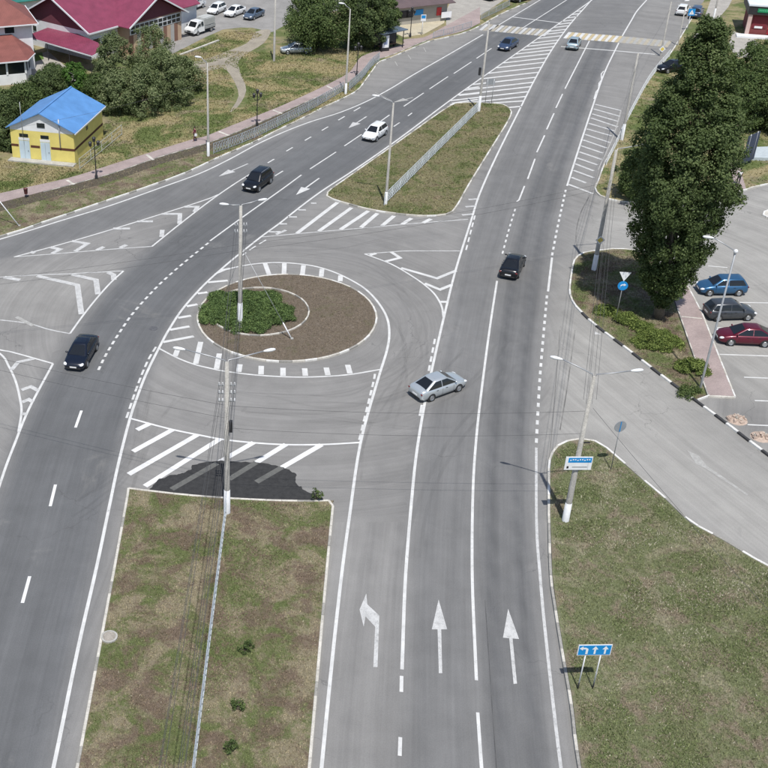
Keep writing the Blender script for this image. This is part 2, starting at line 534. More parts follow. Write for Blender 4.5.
L11 = [(618.7, 43), (604.4, 73), (591.5, 110), (567, 186), (552, 257.7), (547, 295.5), (539.4, 385), (536.3, 445), (536.8, 525.8), (540, 575), (544, 620), (551.9, 693), (561, 768), (580, 900)]
def seg_dist(P, pts):
    """distance from points P (n,2) to a polyline"""
    best = np.full(len(P), 1e9)
    for a, b in zip(pts, pts[1:]):
        a = np.array(a[:2]); d = np.array(b[:2]) - a
        t = np.clip(((P - a) @ d) / (d @ d + 1e-9), 0, 1)
        best = np.minimum(best, np.hypot(*(P - a - t[:, None] * d).T))
    return best
def inside(P, poly):
    r = np.zeros(len(P), bool)
    n = len(poly)
    for i in range(n):
        x0, y0 = poly[i][0], poly[i][1]; x1, y1 = poly[(i + 1) % n][0], poly[(i + 1) % n][1]
        c = ((y0 > P[:, 1]) != (y1 > P[:, 1]))
        if abs(y1 - y0) > 1e-12:
            r ^= c & (P[:, 0] < (x1 - x0) * (P[:, 1] - y0) / (y1 - y0) + x0)
    return r
def soft(P, poly, w):
    d = seg_dist(P, list(poly) + [poly[0]])
    s = np.where(inside(P, poly), d, -d)
    return np.clip(0.5 + s / (2 * w), 0, 1)
gx = np.arange(-75, 120.01, 0.6); gy = np.arange(14, 320.01, 0.6)
X, Y = np.meshgrid(gx, gy)
P = np.stack([X.ravel(), Y.ravel()], 1)
LC = GP([(210, 201), (235, 184), (262, 167), (290, 150), (325, 128), (371, 100), (413, 75), (449, 54.4), (483, 34.6), (540, 0), (600, -40), (640, -40)]) + GP(L5[1:]) + GP([(-90, 900), (-60, 700), (0, 484), (26, 414), (53, 363.7), (70, 333.7), (95, 300), (123, 271), (152, 246.5)])
SLIP = GP([(-200, 296), (0, 239.3), (110, 205.7), (200, 173.4), (257, 144.4), (310, 122), (371, 100), (325, 128), (262, 167), (218, 194.5), (100, 233), (14, 257), (-200, 300)])
RC = GP([(592, -10)] + L9[1:]) + GP([(398, 768), (390, 900), (580, 900)]) + GP(L11[::-1]) + GP([(646.7, 0), (660, -20)])
ST = GP([(551, 452), (565, 443), (593, 441), (643, 482), (721, 540), (768, 567), (1000, 690), (1000, 620), (768, 456), (696, 402), (627, 350), (590, 321), (571, 303), (569, 290), (574, 260), (603, 251), (640, 252), (690, 300), (740, 400), (1100, 420), (1100, 190), (768, 187), (744, 193), (630, 205), (606, 200), (590, 225), (560, 300)])
SIDE = GP([(-300, 330), (0, 277), (110, 271), (95, 300), (70, 333), (0, 320), (-300, 350)])
dark = 0.85 * soft(P, LC, 0.9) + 0.6 * soft(P, SLIP, 0.7) + 0.40 * soft(P, RC, 0.8)
pale = 0.9 * soft(P, ST, 1.6) + 0.35 * soft(P, SIDE, 1.5)
track = np.zeros(len(P))
def tracks(path, amt, off=0.85, sig=0.5):
    global track
    d = seg_dist(P, [tuple(p)[:2] for p in smoothline(path, 5)])
    track = np.maximum(track, amt * np.maximum(np.exp(-((d - off) / sig) ** 2), 0.55 * np.exp(-(d / 1.2) ** 2)))
def between(a, b, t, n=16):
    A = resample(GP(a), n=n); B = resample(GP(b), n=n)
    return [p.lerp(q, t) for p, q in zip(A, B)]
tracks(between(L10, L11, 0.50), 0.75)
tracks(between([p for p in L9 if p[1] > 30] + [(398, 768), (392, 900)], L10, 0.52), 0.28)
tracks(GP([(352, 900), (361, 768), (372, 640), (388, 520), (400, 430), (414, 370)]), 0.16)
L5m = [(590, -5)] + L5[2:]
tracks([p + Vector((-1.9, -0.6, 0)) for p in resample(GP(L5m), 4.0)], 0.30)
tracks([p + Vector((-5.6, -1.2, 0)) for p in resample(GP(L5m), 4.0)], 0.22)
tracks(GP([(0, 262), (60, 252), (160, 252), (230, 248), (300, 246), (360, 243), (430, 236)]), 0.14)
tracks(GP([(300, 246), (360, 256), (400, 280), (418, 320), (408, 370), (395, 420)]), 0.14)
cen = np.array(G(287, 319)[:2])
def skew(path):
    return seg_dist(P, [tuple(p)[:2] for p in smoothline(path, 4)])
lat = np.hypot(*((P - cen) * np.array([1.0, 1.0])).T)
inLC = inside(P, LC) | inside(P, SLIP); inRC = inside(P, RC); inST = inside(P, ST)
lat = np.where(inLC, 60 + skew(GP(L5)), lat)
lat = np.where(inRC, 120 + skew(GP(L11)), lat)
lat = np.where(inST, 180 + skew(GP([(560, 300), (571, 303), (590, 321), (627, 350), (696, 402), (768, 456), (1000, 620)])), lat)
low = (P[:, 1] < G(350, 520).y) & ~inLC & ~inRC & ~inST
lat = np.where(low, 120 + skew(GP(L11)), lat)
nx, ny = len(gx), len(gy)
ii = (np.arange(ny - 1)[:, None] * nx + np.arange(nx - 1)[None]).ravel()
idx = np.stack([ii, ii + 1, ii + nx + 1, ii + nx], 1).ravel()
me = np_mesh('road', np.concatenate([P, np.zeros((len(P), 1))], 1), 4, idx, {'dark': np.clip(dark, 0, 1), 'pale': np.clip(pale, 0, 1), 'track': np.clip(track, 0, 1), 'lat': lat})
road = from_mesh('road', me, ASPHALT)
tag(road, 'grey asphalt road junction with roundabout, carriageways and side streets', 'road', kind='structure')

# ------------------------------------------------------------------ painted markings (each piece a part of the road)
ZP = 0.006
_lift = [0]
def lift():
    _lift[0] += 1
    return (_lift[0] * 7 % 23) * 0.0004
def line(name, px, w=0.15, mat=WHITE, per=5, z=ZP, ground=False):
    pts = px if ground else GP(px)
    if per and len(pts) > 2: pts = smoothline(pts, per)
    return ribbon(MB(), pts, w, z + lift()).build(name, mat, road)
def dashes(px, n, frac=0.55, w=0.15, mat=WHITE, name='lane_dash', ground=False):
    pts = px if ground else GP(px)
    pts = smoothline(pts, 5) if len(pts) > 2 else pts
    L = length(pts); s = L / (n - 1 + frac)
    for i in range(n):
        ribbon(MB(), cut(pts, i * s, i * s + s * frac), w, ZP + lift()).build(name, mat, road)
def bars(lst, w, mat=WHITE, name='hatch_stripe', z=ZP + 0.004):
    for q in lst:
        pts = GP([(q[i], q[i + 1]) for i in range(0, len(q), 2)])
        ribbon(MB(), pts, w, z + lift()).build(name, mat, road)
line('edge_line', L1, 0.20)
line('edge_line', L5, 0.20)
line('edge_line', L9, 0.19)
line('edge_line', [p for p in L10 if p[1] <= 90], 0.16)
line('lane_line', [(524.5, 186), (519, 200), (516.7, 201.7)], 0.16, per=0)
for a, b in (((562.6, 94), (555.9, 108)), ((554, 113.3), (546.7, 129.4)), ((544.6, 135.4), (536.8, 152.3)), ((535, 158.9), (527.7, 179))):
    line('lane_dash', [a, b], 0.16)
dashes([(515.2, 209), (508.5, 231), (502.4, 253.8)], 9, 0.5, 0.16)
line('lane_line', [(497, 281), (489.5, 330), (481.6, 390), (476.4, 437), (473, 489.4), (472.2, 575), (476.4, 680.5)], 0.17)
line('lane_line', [(477.7, 712.5), (481.6, 768), (492, 900)], 0.17)
line('lane_dash', [(401.6, 676), (401.3, 692)], 0.19)
line('lane_dash', [(400.3, 737.3), (399.7, 756)], 0.19)
line('lane_dash', [(398.3, 805), (397.6, 826)], 0.19)
line('edge_line', [(646.7, 0), (637, 11), (631.6, 20), (622.3, 36)], 0.2)
line('edge_line', [(618.7, 43), (604.4, 73), (591.5, 110), (579, 148), (567, 186)], 0.19)
dashes([(565.7, 190), (558, 225), (552, 255.5)], 13, 0.5, 0.2)
line('edge_line', [(552, 257.7), (548, 291.6)], 0.19)
dashes([(547, 295.5), (543, 340), (539.4, 385), (536.3, 443)], 20, 0.48, 0.2)
line('edge_line', [(536.3, 447.7), (536.6, 525.8), (540, 575), (544, 620), (551.9, 693), (561, 768), (580, 900)], 0.17, WHITE_W)
line('zigzag_line', [(603.7, 71), (601.2, 74), (601.5, 80), (599, 83), (598.5, 89), (596, 92), (594, 99)], 0.14, per=0)
# left carriageway
for c in ((289.5, 149.4), (271, 161), (308, 138.7), (325, 128.7), (341.5, 118.3), (357, 109.3)):
    line('lane_dash', [(c[0] + 3.2, c[1] - 1.9), (c[0] - 3.2, c[1] + 1.9)], 0.17)
for a, b in (((283, 171), (275, 176)), ((336, 152), (310, 169)), ((361.6, 134.4), (344.4, 146)), ((389.5, 115), (379, 122.5)), ((423.7, 93), (403.7, 106.5)), ((448, 76.6), (429.5, 89)), ((471.4, 62), (453.8, 73.6)), ((491.5, 48.4), (476.5, 58.5)), ((399.6, 122.6), (393.8, 126.5)), ((412, 113), (408, 116))):
    line('lane_dash', [a, b], 0.16)
line('lane_line', [(262, 167), (236, 183), (210, 201), (180, 224), (152, 246.5)], 0.17)
line('island_line', [(218.5, 194.5), (205, 200), (160, 214.5), (100, 233), (55, 246), (14, 257)], 0.17)
line('island_line', [(14, 257), (60, 253.5), (110, 249.4), (152, 246.5)], 0.15, WHITE_W)
line('lane_line', [(301.4, 175), (281, 190), (245, 215.5), (210, 241)], 0.17)
dashes([(208.3, 243), (184.5, 262.3), (162.6, 281.4), (146.6, 297.8), (131.8, 314.8), (118.6, 334), (106.4, 354), (98.4, 370)], 25, 0.55, 0.2)
for a, b in (((81.5, 410.7), (75.5, 427.7)), ((55.5, 484.7), (50.2, 506.4)), ((29.7, 576.3), (22.4, 603)), ((-2, 697), (-12, 728))):
    line('lane_dash', [a, b], 0.2, WHITE_B)
dashes([(156, 347), (147.7, 361), (137.4, 386), (126.5, 418)], 9, 0.66, 0.17)
dashes([(266, 240), (252, 248.5), (240, 257)], 3, 0.66, 0.15)
dashes([(435, 339), (428.7, 371)], 4, 0.62, 0.17)
line('lane_dash', [(421.8, 405), (419.7, 416)], 0.17)
dashes([(475, 215.5), (466, 250)], 5, 0.62, 0.15)
dashes([(375, 374), (373, 384), (359.3, 440)], 8, 0.64, 0.17)
line('lane_line', [(566.7, 0), (521.6, 28.7)], 0.16)
line('edge_line', [(560, -12), (540, 0), (512, 17), (489, 31)], 0.18)
line('stop_line', [(512.5, 17), (560, 23)], 0.3)
line('stop_line', [(561, 46.6), (607, 50.2), (655, 54.4)], 0.32)
# roundabout ring and junction triangles
line('ring_line', [(215, 274), (230, 268.6), (250, 264.6), (270, 262.7), (289, 263), (312.5, 265.8), (331, 271), (347, 278), (364, 288), (377, 301), (386.5, 316.5), (389.3, 332), (387, 350), (377.5, 381), (360.6, 442.5), (349, 520), (341, 580), (332, 662), (321.5, 768), (309, 900)], 0.19)
line('ring_line', [(159.5, 348.7), (177.4, 358), (194.5, 364.5), (210, 368.3), (226, 371.5), (261.6, 375.6), (304, 377.2), (346, 375), (380, 369.6)], 0.16)
bars([(200.7, 342, 195.7, 364), (219.4, 353.6, 216.5, 369), (240, 364.4, 238.7, 372), (261.3, 366, 261, 374.6), (283, 368, 283, 376), (304.6, 368.4, 305.4, 376), (326.2, 367.6, 328, 375.4), (347.6, 365, 350, 373.6),
      (265, 263.4, 269, 274.4), (284.4, 263.4, 284, 274), (303.6, 265.3, 302.3, 274.7), (322, 269, 321.2, 276.7), (340.6, 275.6, 340.2, 281.4), (177.5, 350, 175, 356.6)], 0.42)
bars([(186.7, 306.4, 197.4, 304.3), (178, 318, 191, 315.8), (170, 330, 189.5, 326.5), (163, 342.3, 193.8, 336.5), (208, 282.4, 227.8, 280.6), (197.8, 293.7, 207.4, 292.4), (220, 270.7, 230, 268.6)], 0.34)
line('island_line', [(262, 237), (297, 233.8), (328, 231), (370, 227.5), (408, 224), (468, 219.3)], 0.15, WHITE_W)
bars([(337.5, 202.5, 297, 233.4), (351.6, 207.8, 318.8, 231.4), (368.4, 211, 340.6, 229.5), (377.5, 213.4, 361, 227.5), (394, 216, 382, 226), (411.5, 218.4, 402, 224.4), (431, 219, 423, 223)], 0.42)
bars([(316.4, 203.3, 311, 203.3), (306, 210, 298.4, 210), (297, 217, 288, 217), (287, 224, 278, 224), (286, 230.3, 276, 234.5), (269, 231.9, 281, 231.9), (468.5, 199.6, 479, 199), (465.4, 207, 476, 206), (462, 215, 473.7, 214)], 0.32, WHITE_W)
line('island_line', [(364.5, 254), (391, 252), (408, 251), (460, 251)], 0.15, WHITE_W)
line('island_line', [(364.5, 254), (385, 261.5), (397.5, 267.4), (412.8, 276.7), (424.6, 285), (434.8, 294.5), (441.5, 306), (443.6, 318)], 0.17)
bars([(391, 252, 400, 258, 385.7, 261.5), (401, 268, 437, 278.4, 456, 270.8), (424.6, 283.5, 440, 289.7, 451.7, 285), (440.7, 302, 447.5, 302), (370, 255.2, 376, 253.4)], 0.36)
# left side street triangles
line('island_line', [(-60, 281), (0, 277.3), (36, 275), (71.6, 273.8), (110, 271.6), (123.6, 271)], 0.16, WHITE_W)
line('island_line', [(123.6, 271), (110, 283.5), (95, 300.5), (82, 317), (70, 333.7)], 0.17)
line('island_line', [(70, 333.7), (48.7, 329.4), (28.7, 323.6), (0, 320), (-50, 316)], 0.15, WHITE_W)
bars([(4, 277.3, 20, 280), (37, 276, 77.4, 285.2, 81.5, 314.3), (71.6, 274.5, 96, 280, 98, 294.5), (108, 272.3, 113.6, 275, 113.8, 280)], 0.48, WHITE_W)
bars([(16.5, 317, 33, 325.8)], 0.35, WHITE_F)
bars([(184.5, 206.8, 197.4, 206.9, 194.6, 212), (161.6, 214, 180, 214, 179.5, 224), (162.3, 230, 161.6, 237), (137, 221.5, 153, 221.5), (113, 228.6, 130, 228.6), (126.5, 245, 120, 248), (104, 247, 96.7, 250.4), (71.6, 241, 87.4, 243.7, 75, 251.6), (50, 247.3, 60, 249.4, 52, 253.7), (30.5, 252, 34.8, 253.2)], 0.44, WHITE_W)
line('island_line', [(-40, 341), (0, 350), (13, 352.5), (53, 363.7)], 0.17)
line('island_line', [(53, 363.7), (29.4, 408), (15, 443), (0, 484), (-36, 600), (-75, 740)], 0.18)
line('island_line', [(-30, 335), (0, 353.7), (8.6, 366), (15.8, 381.7), (20, 398.9), (21.5, 412), (18.5, 432)], 0.17)
bars([(11.5, 370, 18, 362.3, 34.4, 358.7), (21.5, 390, 30.8, 386.7, 38, 390.5), (22, 402.4, 28.7, 399.6, 33, 402), (21.7, 414, 27, 414)], 0.36, WHITE_W)
# hatching before the lower median
line('island_line', [(131, 418.6), (168.8, 428.7), (199, 435), (229, 440.3), (276, 444.3), (320, 444.6), (360.6, 442.5)], 0.17, WHITE_B)
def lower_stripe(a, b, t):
    """a hatch stripe: bright up to t, beyond it coloured darker to match the painted shadow"""
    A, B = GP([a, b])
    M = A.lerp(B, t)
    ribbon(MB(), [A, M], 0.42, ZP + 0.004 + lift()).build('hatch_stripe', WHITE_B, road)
    if t < 1: ribbon(MB(), [M, B], 0.42, ZP + 0.022).build('shadow_tinted_hatch_stripe', WHITE_SHADOW, road)
WHITE_SHADOW = paint_material('road_paint_shadow_tint', (0.125, 0.125, 0.115), 0.12, under=(0.035, 0.036, 0.038))  # white stripe paint with the cast shadow mixed into its colour
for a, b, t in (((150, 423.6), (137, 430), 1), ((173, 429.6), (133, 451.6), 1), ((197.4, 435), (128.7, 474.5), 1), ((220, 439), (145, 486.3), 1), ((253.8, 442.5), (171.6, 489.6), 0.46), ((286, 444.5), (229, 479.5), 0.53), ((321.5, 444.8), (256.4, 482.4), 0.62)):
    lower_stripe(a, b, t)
# central hatching at the far end
def cross(pt, poly):
    """where a slanting stripe that starts at pt on one edge line meets the other"""
    x, y = pt
    for (x0, y0), (x1, y1) in zip(poly, poly[1:]):
        # y = y + 0.115 * (x - X)
        f0 = (y + 0.115 * (x - x0)) - y0; f1 = (y + 0.115 * (x - x1)) - y1
        if f0 * f1 <= 0 and x0 < x:
            t = f0 / (f0 - f1)
            return (x0 + (x1 - x0) * t, y0 + (y1 - y0) * t)
    return None
for y in (106.5, 101, 96.5, 91.7, 86.7, 82.3, 77.3, 72.3, 67.3, 62.3, 58, 53.8, 50, 46.6, 43, 40, 35.8, 32.2, 29.4, 25.8, 22.9, 20, 16.8, 13.8, 10.8):
    for (x0, y0), (x1, y1) in zip(L9, L9[1:]):
        if y0 <= y <= y1:
            xr = x0 + (x1 - x0) * (y - y0) / (y1 - y0)
            e = cross((xr, y), [(450, 103)] + L5[5::-1])
            if e is None or y > 100: e = (max(e[0] if e else 0, 455 if y > 104 else 450), y + 0.115 * (xr - (e[0] if e else 455)))
            if y > 100: e = ((451, 104) if y > 104 else (452, 105 - 0.0))
            if y > 104: e = (508, 107.6)
            elif y > 100: e = (494, 103)
            bars([(xr, y, e[0], e[1])], 0.42, WHITE)
bars([(467, 88.7, 479, 87.0), (452, 103.4, 478, 99.6), (459, 95.5, 480, 93.2)], 0.42, WHITE)
# right hatching
bars([(595, 104.3, 621, 110.7), (593.7, 109, 620, 116.5), (592, 114, 618, 121.5), (590.8, 118, 618, 127), (588.7, 123.4, 614.4, 131), (586.8, 129, 611.6, 136), (585, 134.4, 610, 142.7), (583, 140, 606.6, 148), (580.8, 145.8, 603, 153.3), (579.3, 151.9, 601.5, 159.5), (577, 158, 597.5, 165), (575, 163.8, 593.7, 171), (573.6, 170.5, 594, 178), (571.5, 177.4, 586, 183), (568.6, 184.5, 593, 193.8)], 0.34, WHITE_W)
line('island_line', [(621, 110.7), (613, 137), (598, 170)], 0.12, WHITE_F)
# pedestrian crossings: white bars on yellow
def crossing(p0, p1, n, vec, mats):
    for i in range(n):
        t = i / (n - 1)
        c = (p0[0] + (p1[0] - p0[0]) * t, p0[1] + (p1[1] - p0[1]) * t)
        ribbon(MB(), GP([(c[0] - vec[0], c[1] - vec[1]), (c[0] + vec[0], c[1] + vec[1])]), 0.5, ZP + 0.002).build('crossing_stripe', mats[i % 2], road)
crossing((567.5, 35.3), (618.5, 39.2), 16, (2.7, -3.1), (WHITE, YELLOW))
crossing((622, 39.6), (668, 44), 14, (2.4, -3.1), (WHITE_F, YELLOW_F))
crossing((484, 27.2), (546.5, 33), 17, (3.6, -3.1), (WHITE_W, YELLOW_F))
# arrows
def arrow_poly(pts, mat=WHITE_W):
    MB().sheet(GP(pts), ZP + 0.002).build('arrow_marking', mat, road)
def zt(pts, ox, oy, s=3.84):
    return [(ox + x / s, oy + y / s) for x, y in pts]
arrow_poly(zt([(704, 381), (720, 381), (727, 183), (681, 140), (677, 98), (651, 160), (667, 226), (674, 186), (711, 226)], 190, 568))
arrow_poly(zt([(225, 121), (199, 236), (221, 236), (226, 404), (239, 404), (235, 236), (258, 236)], 380, 568))
arrow_poly(zt([(492, 157), (472, 268), (496, 270), (513, 446), (526, 444), (509, 271), (534, 273)], 380, 568))
def lane_arrow(tail, tip, mat=WHITE):
    a, b = GP([tail, tip])
    d = (b - a); L = d.length; d.normalize(); n = Vector((-d.y, d.x, 0))
    q = [(0, .09), (L - 2.2, .09), (L - 2.2, .52), (L, 0), (L - 2.2, -.52), (L - 2.2, -.09), (0, -.09)]
    MB().sheet([a + d * s + n * t for s, t in q], ZP + 0.002).build('arrow_marking', mat, road)
lane_arrow((248, 163.7), (218.5, 176.6), WHITE_W)
lane_arrow((366.6, 116.5), (348.5, 128.2), WHITE_W)
lane_arrow((319.2, 178.2), (296, 195), WHITE)
lane_arrow((413, 97.5), (393, 102.5), WHITE_F)
arrow_poly([(747, 495.6), (704.5, 468), (696, 464), (687, 450), (699, 456), (707, 466), (748.3, 494.4)], WHITE_F)
arrow_poly([(595, 331.5), (601.5, 334.8), (594.5, 334.4)], WHITE_W)
# parking bays
for a, b in (((719.6, 354.4), (790, 356.8)), ((744, 377.3), (800, 379.5)), ((754.7, 400.7), (800, 402.2)), ((747.5, 424.7), (800, 427)), ((708, 266), (727.5, 267.6)), ((712, 302), (790, 303.5)), ((716, 327.5), (790, 329.5))):
    line('parking_bay_line', [a, b], 0.15)
# bus-bay ticks
bars([(395, 61.5, 397.5, 66), (408, 55, 411, 59.3), (423.5, 47.5, 426, 52), (375, 92.5, 392, 101), (361, 79, 372, 71)], 0.12, WHITE_F, 'bay_tick')
# cast shadow beside the lower median, painted as a dark sheet
m, nt, b = nodes_of('painted_shadow')
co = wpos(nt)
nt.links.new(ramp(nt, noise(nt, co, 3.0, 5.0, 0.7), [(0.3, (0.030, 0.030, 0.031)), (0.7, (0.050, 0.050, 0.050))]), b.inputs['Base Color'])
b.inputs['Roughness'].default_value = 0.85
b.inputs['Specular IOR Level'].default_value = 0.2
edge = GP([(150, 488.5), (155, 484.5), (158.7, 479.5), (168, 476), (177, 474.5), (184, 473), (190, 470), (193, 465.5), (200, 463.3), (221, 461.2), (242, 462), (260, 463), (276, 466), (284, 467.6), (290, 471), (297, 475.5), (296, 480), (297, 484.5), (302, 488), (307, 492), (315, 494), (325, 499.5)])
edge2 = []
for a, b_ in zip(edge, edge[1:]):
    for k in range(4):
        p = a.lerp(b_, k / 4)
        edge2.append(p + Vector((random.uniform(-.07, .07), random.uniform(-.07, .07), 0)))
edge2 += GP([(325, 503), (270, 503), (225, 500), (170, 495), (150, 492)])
MB().sheet(edge2, ZP + 0.018).build('painted_shadow', m, road)
MB().lathe([(0.36, 0.0), (0.36, 0.012), (0.30, 0.018), (0.001, 0.018)], G(153.5, 328.5, 0.0), 20).build('manhole_cover', plain('worn_iron', (0.10, 0.10, 0.105), 0.6, var=0.3, scale=6), road)

# ------------------------------------------------------------------ raised islands, verges, kerbs
UNIT = {}
def kerb_unit():
    if 'k' not in UNIT:
        mb = MB(); b = 0.10
        prof = [(-.5, -.5), (.5, -.5), (.5, .5 - b), (.5 - b, .5), (-.5 + b, .5), (-.5, .5 - b)]   # y, z section with eased top edges
        n = len(prof)
        vs = [(-.5, y, z) for y, z in prof] + [(.5, y, z) for y, z in prof]
        mb.add(vs, [tuple(range(n))[::-1], tuple(range(n, 2 * n))] + [(i, (i + 1) % n, n + (i + 1) % n, n + i) for i in range(n)])
        UNIT['k'] = mb.mesh('kerb_stone')
    return UNIT['k']
def kerb(owner, pts, pat, closed=False, step_=1.0, w=0.16, h=0.17, z0=0.0, run=1):
    """one kerb stone after another along pts"""
    q = resample(pts, step_, closed=closed)
    if closed: q.append(q[0])
    me = kerb_unit()
    for i, (a, b) in enumerate(zip(q, q[1:])):
        d = b - a
        o = from_mesh('kerb_stone', me, pat[(i // run) % len(pat)] if isinstance(pat, (list, tuple)) else pat, owner)
        o.location = ((a.x + b.x) / 2, (a.y + b.y) / 2, z0 + h / 2 - 0.02 + random.uniform(-.008, .008))
        o.rotation_euler = (0, 0, math.atan2(d.y, d.x) + random.uniform(-.006, .006))
        o.scale = (d.length - 0.014, w, h)
def inset(pts, d, closed=True):
    """move an outline inwards (counter-clockwise outline) by d"""
    n = len(pts); out = []
    ar = sum(pts[i].x * pts[(i + 1) % n].y - pts[(i + 1) % n].x * pts[i].y for i in range(n))
    s = 1 if ar > 0 else -1
    for i in range(n):
        a, b, c = pts[i - 1], pts[i], pts[(i + 1) % n]
        t = ((b - a).normalized() + (c - b).normalized())
        t = t.normalized() if t.length > 1e-6 else (c - b).normalized()
        out.append(b + Vector((-t.y, t.x, 0)) * (d * s))
    return out
ZI = 0.12
def island(name, outline, mat, label, cat='traffic island', z=ZI):
    mb = MB()
    flat = [Vector((p.x, p.y, 0)) for p in outline]
    mb.prism(flat, -0.05, z)
    o = mb.build(name, mat)
    return tag(o, label, cat, kind='structure')
# grass: tufts of a few blades scattered over an outline
def scatter(poly, n, holes=()):
    xs = [p.x for p in poly]; ys = [p.y for p in poly]
    out = np.zeros((0, 2))
    while len(out) < n:
        q = np.stack([RNG.uniform(min(xs), max(xs), n), RNG.uniform(min(ys), max(ys), n)], 1)
        k = inside(q, poly)
        for h in holes: k &= ~inside(q, h)
        out = np.concatenate([out, q[k]])
        if not k.any(): break
    return out[:n]
def grass(label, pts, z, mat, hmin=0.05, hmax=0.13, wid=0.035, blades=3, white=0.0):
    n = len(pts)
    base = np.repeat(np.concatenate([pts, np.full((n, 1), z)], 1), blades, 0)
    N_ = len(base)
    base[:, :2] += RNG.normal(0, 0.045, (N_, 2))
    ang = RNG.uniform(0, 2 * np.pi, N_); h = RNG.uniform(hmin, hmax, N_); lean = RNG.uniform(0.2, 1.3, N_)
    dx = np.stack([np.cos(ang), np.sin(ang), np.zeros(N_)], 1) * (wid * RNG.uniform(0.6, 1.4, N_))[:, None]
    la = RNG.uniform(0, 2 * np.pi, N_)
    tip = base + np.stack([np.cos(la) * lean * h, np.sin(la) * lean * h, h], 1)
    co = np.stack([base - dx, base + dx, tip], 1).reshape(-1, 3)
    tint = np.repeat(np.clip(RNG.normal(0.5, 0.25, N_), 0, 1), 3)
    kd = np.repeat((RNG.uniform(0, 1, N_) < white).astype(float), 3)
    me = np_mesh('grass', co, 3, np.arange(len(co)), {'tint': tint, 'kind': kd})
    o = from_mesh('grass', me, mat)
    return tag(o, label, 'grass', kind='stuff')

# A: lower median
A_top = GP([(128, 489), (150, 491.5), (180, 495), (225, 498.5), (270, 501), (310, 501.6), (335, 501)])
A_right = GP([(334.5, 503), (329, 560), (322, 640), (311, 768), (298, 900)])
A_left = GP([(53, 900), (76, 768), (100, 640), (114, 565), (127.5, 491)])
outA = smoothline(A_top, 3) + A_right + A_left
isA = island('traffic_island', inset(outA, 0.12), TURF_A, 'long grassy median with a lengthwise railing in the foreground')
kerb(isA, inset(smoothline(A_top, 3) + A_right + A_left, 0.08), [KERB_C, KERB_C, KERB_C, KERB_C, KERB_C, KERB_G], closed=True)
pA = scatter(inset(outA, 0.25), 42000)
grass('sparse dry grass covering the long foreground median', pA, ZI, TURF_A_B, 0.03, 0.09, 0.022, 3, 0.006)
# B: upper median
outB = smoothline(GP([(327, 193), (330, 199), (345, 204), (375, 211.5), (416, 216.6), (446, 215.5), (456.5, 208), (470, 184.5), (490, 152), (511, 117), (509, 108.5), (503, 105), (488, 103.6), (462, 103.6), (447, 108), (400, 141), (350, 176)]), 4, True)
isB = island('traffic_island', inset(outB, 0.12), TURF_B, 'olive grassy median with a diagonal lattice railing beyond the roundabout')
kerb(isB, inset(outB, 0.08), [KERB_C, KERB_C, KERB_W, KERB_C, KERB_G], closed=True)
grass('short olive grass covering the median beyond the roundabout', scatter(inset(outB, 0.3), 9000), ZI, TURF_B_B, 0.04, 0.12, 0.05, 3)
# C: roundabout
outC = [G(287 + 90.5 * math.cos(a), 319 + 44 * math.sin(a)) for a in np.linspace(0, 2 * math.pi, 56, endpoint=False)]
isC = island('roundabout_island', inset(outC, 0.12), SOIL, 'oval bare earth roundabout island with a green juniper bed')
kerb(isC, inset(outC, 0.08), [KERB_W, KERB_C, KERB_C, KERB_W, KERB_C, KERB_G], closed=True)
outC2 = [G(259 + 50 * math.cos(a), 313.3 + 24 * math.sin(a)) for a in np.linspace(0, 2 * math.pi, 40, endpoint=False)]
kerb(isC, outC2, [KERB_C, KERB_C, KERB_G], closed=True, step_=0.8, w=0.13, h=0.16, z0=ZI - 0.02)
grass('brown crumbs and dead stalks strewn on the roundabout soil', scatter(inset(outC, 0.3), 15000), ZI, SOIL_B, 0.02, 0.06, 0.022, 3)
# D: right foreground verge
D_tip = [(548.6, 515), (548.6, 490), (549.3, 462), (555.8, 448.5), (565.8, 442.6), (578, 440), (593, 441.5), (606, 448.8), (624.5, 464.5), (646, 483.3), (667, 501), (689, 522), (721.6, 540), (754, 559.7), (790, 579), (1000, 700)]
D_left = [(610, 900), (579, 768), (571.4, 708.6), (562, 654), (554.5, 607), (550.4, 575)]
outD = smoothline(GP(D_tip), 3) + GP([(1000, 900)]) + smoothline(GP(D_left), 3)
isD = island('grass_verge', inset(outD, 0.1), TURF_D, 'wide weedy green verge in the right foreground', 'verge')
kerb(isD, smoothline(GP(D_left + D_tip[:1]), 3), [KERB_G, KERB_G, KERB_C])
kerb(isD, smoothline(GP(D_tip[:8]), 3), [KERB_C, KERB_C, KERB_W])
kerb(isD, smoothline(GP(D_tip[7:15]), 3), [KERB_W, KERB_G], run=2)
visD = GP([(549, 450), (593, 441), (646, 484), (754, 560), (900, 640), (900, 800), (590, 800), (571, 709), (554, 607)])
pD = scatter(visD, 60000)
pD = pD[inside(pD, inset(outD, 0.25))]
grass('mixed green weeds and dry grass covering the right foreground verge', pD, ZI, TURF_D_B, 0.03, 0.11, 0.022, 3, 0.02)
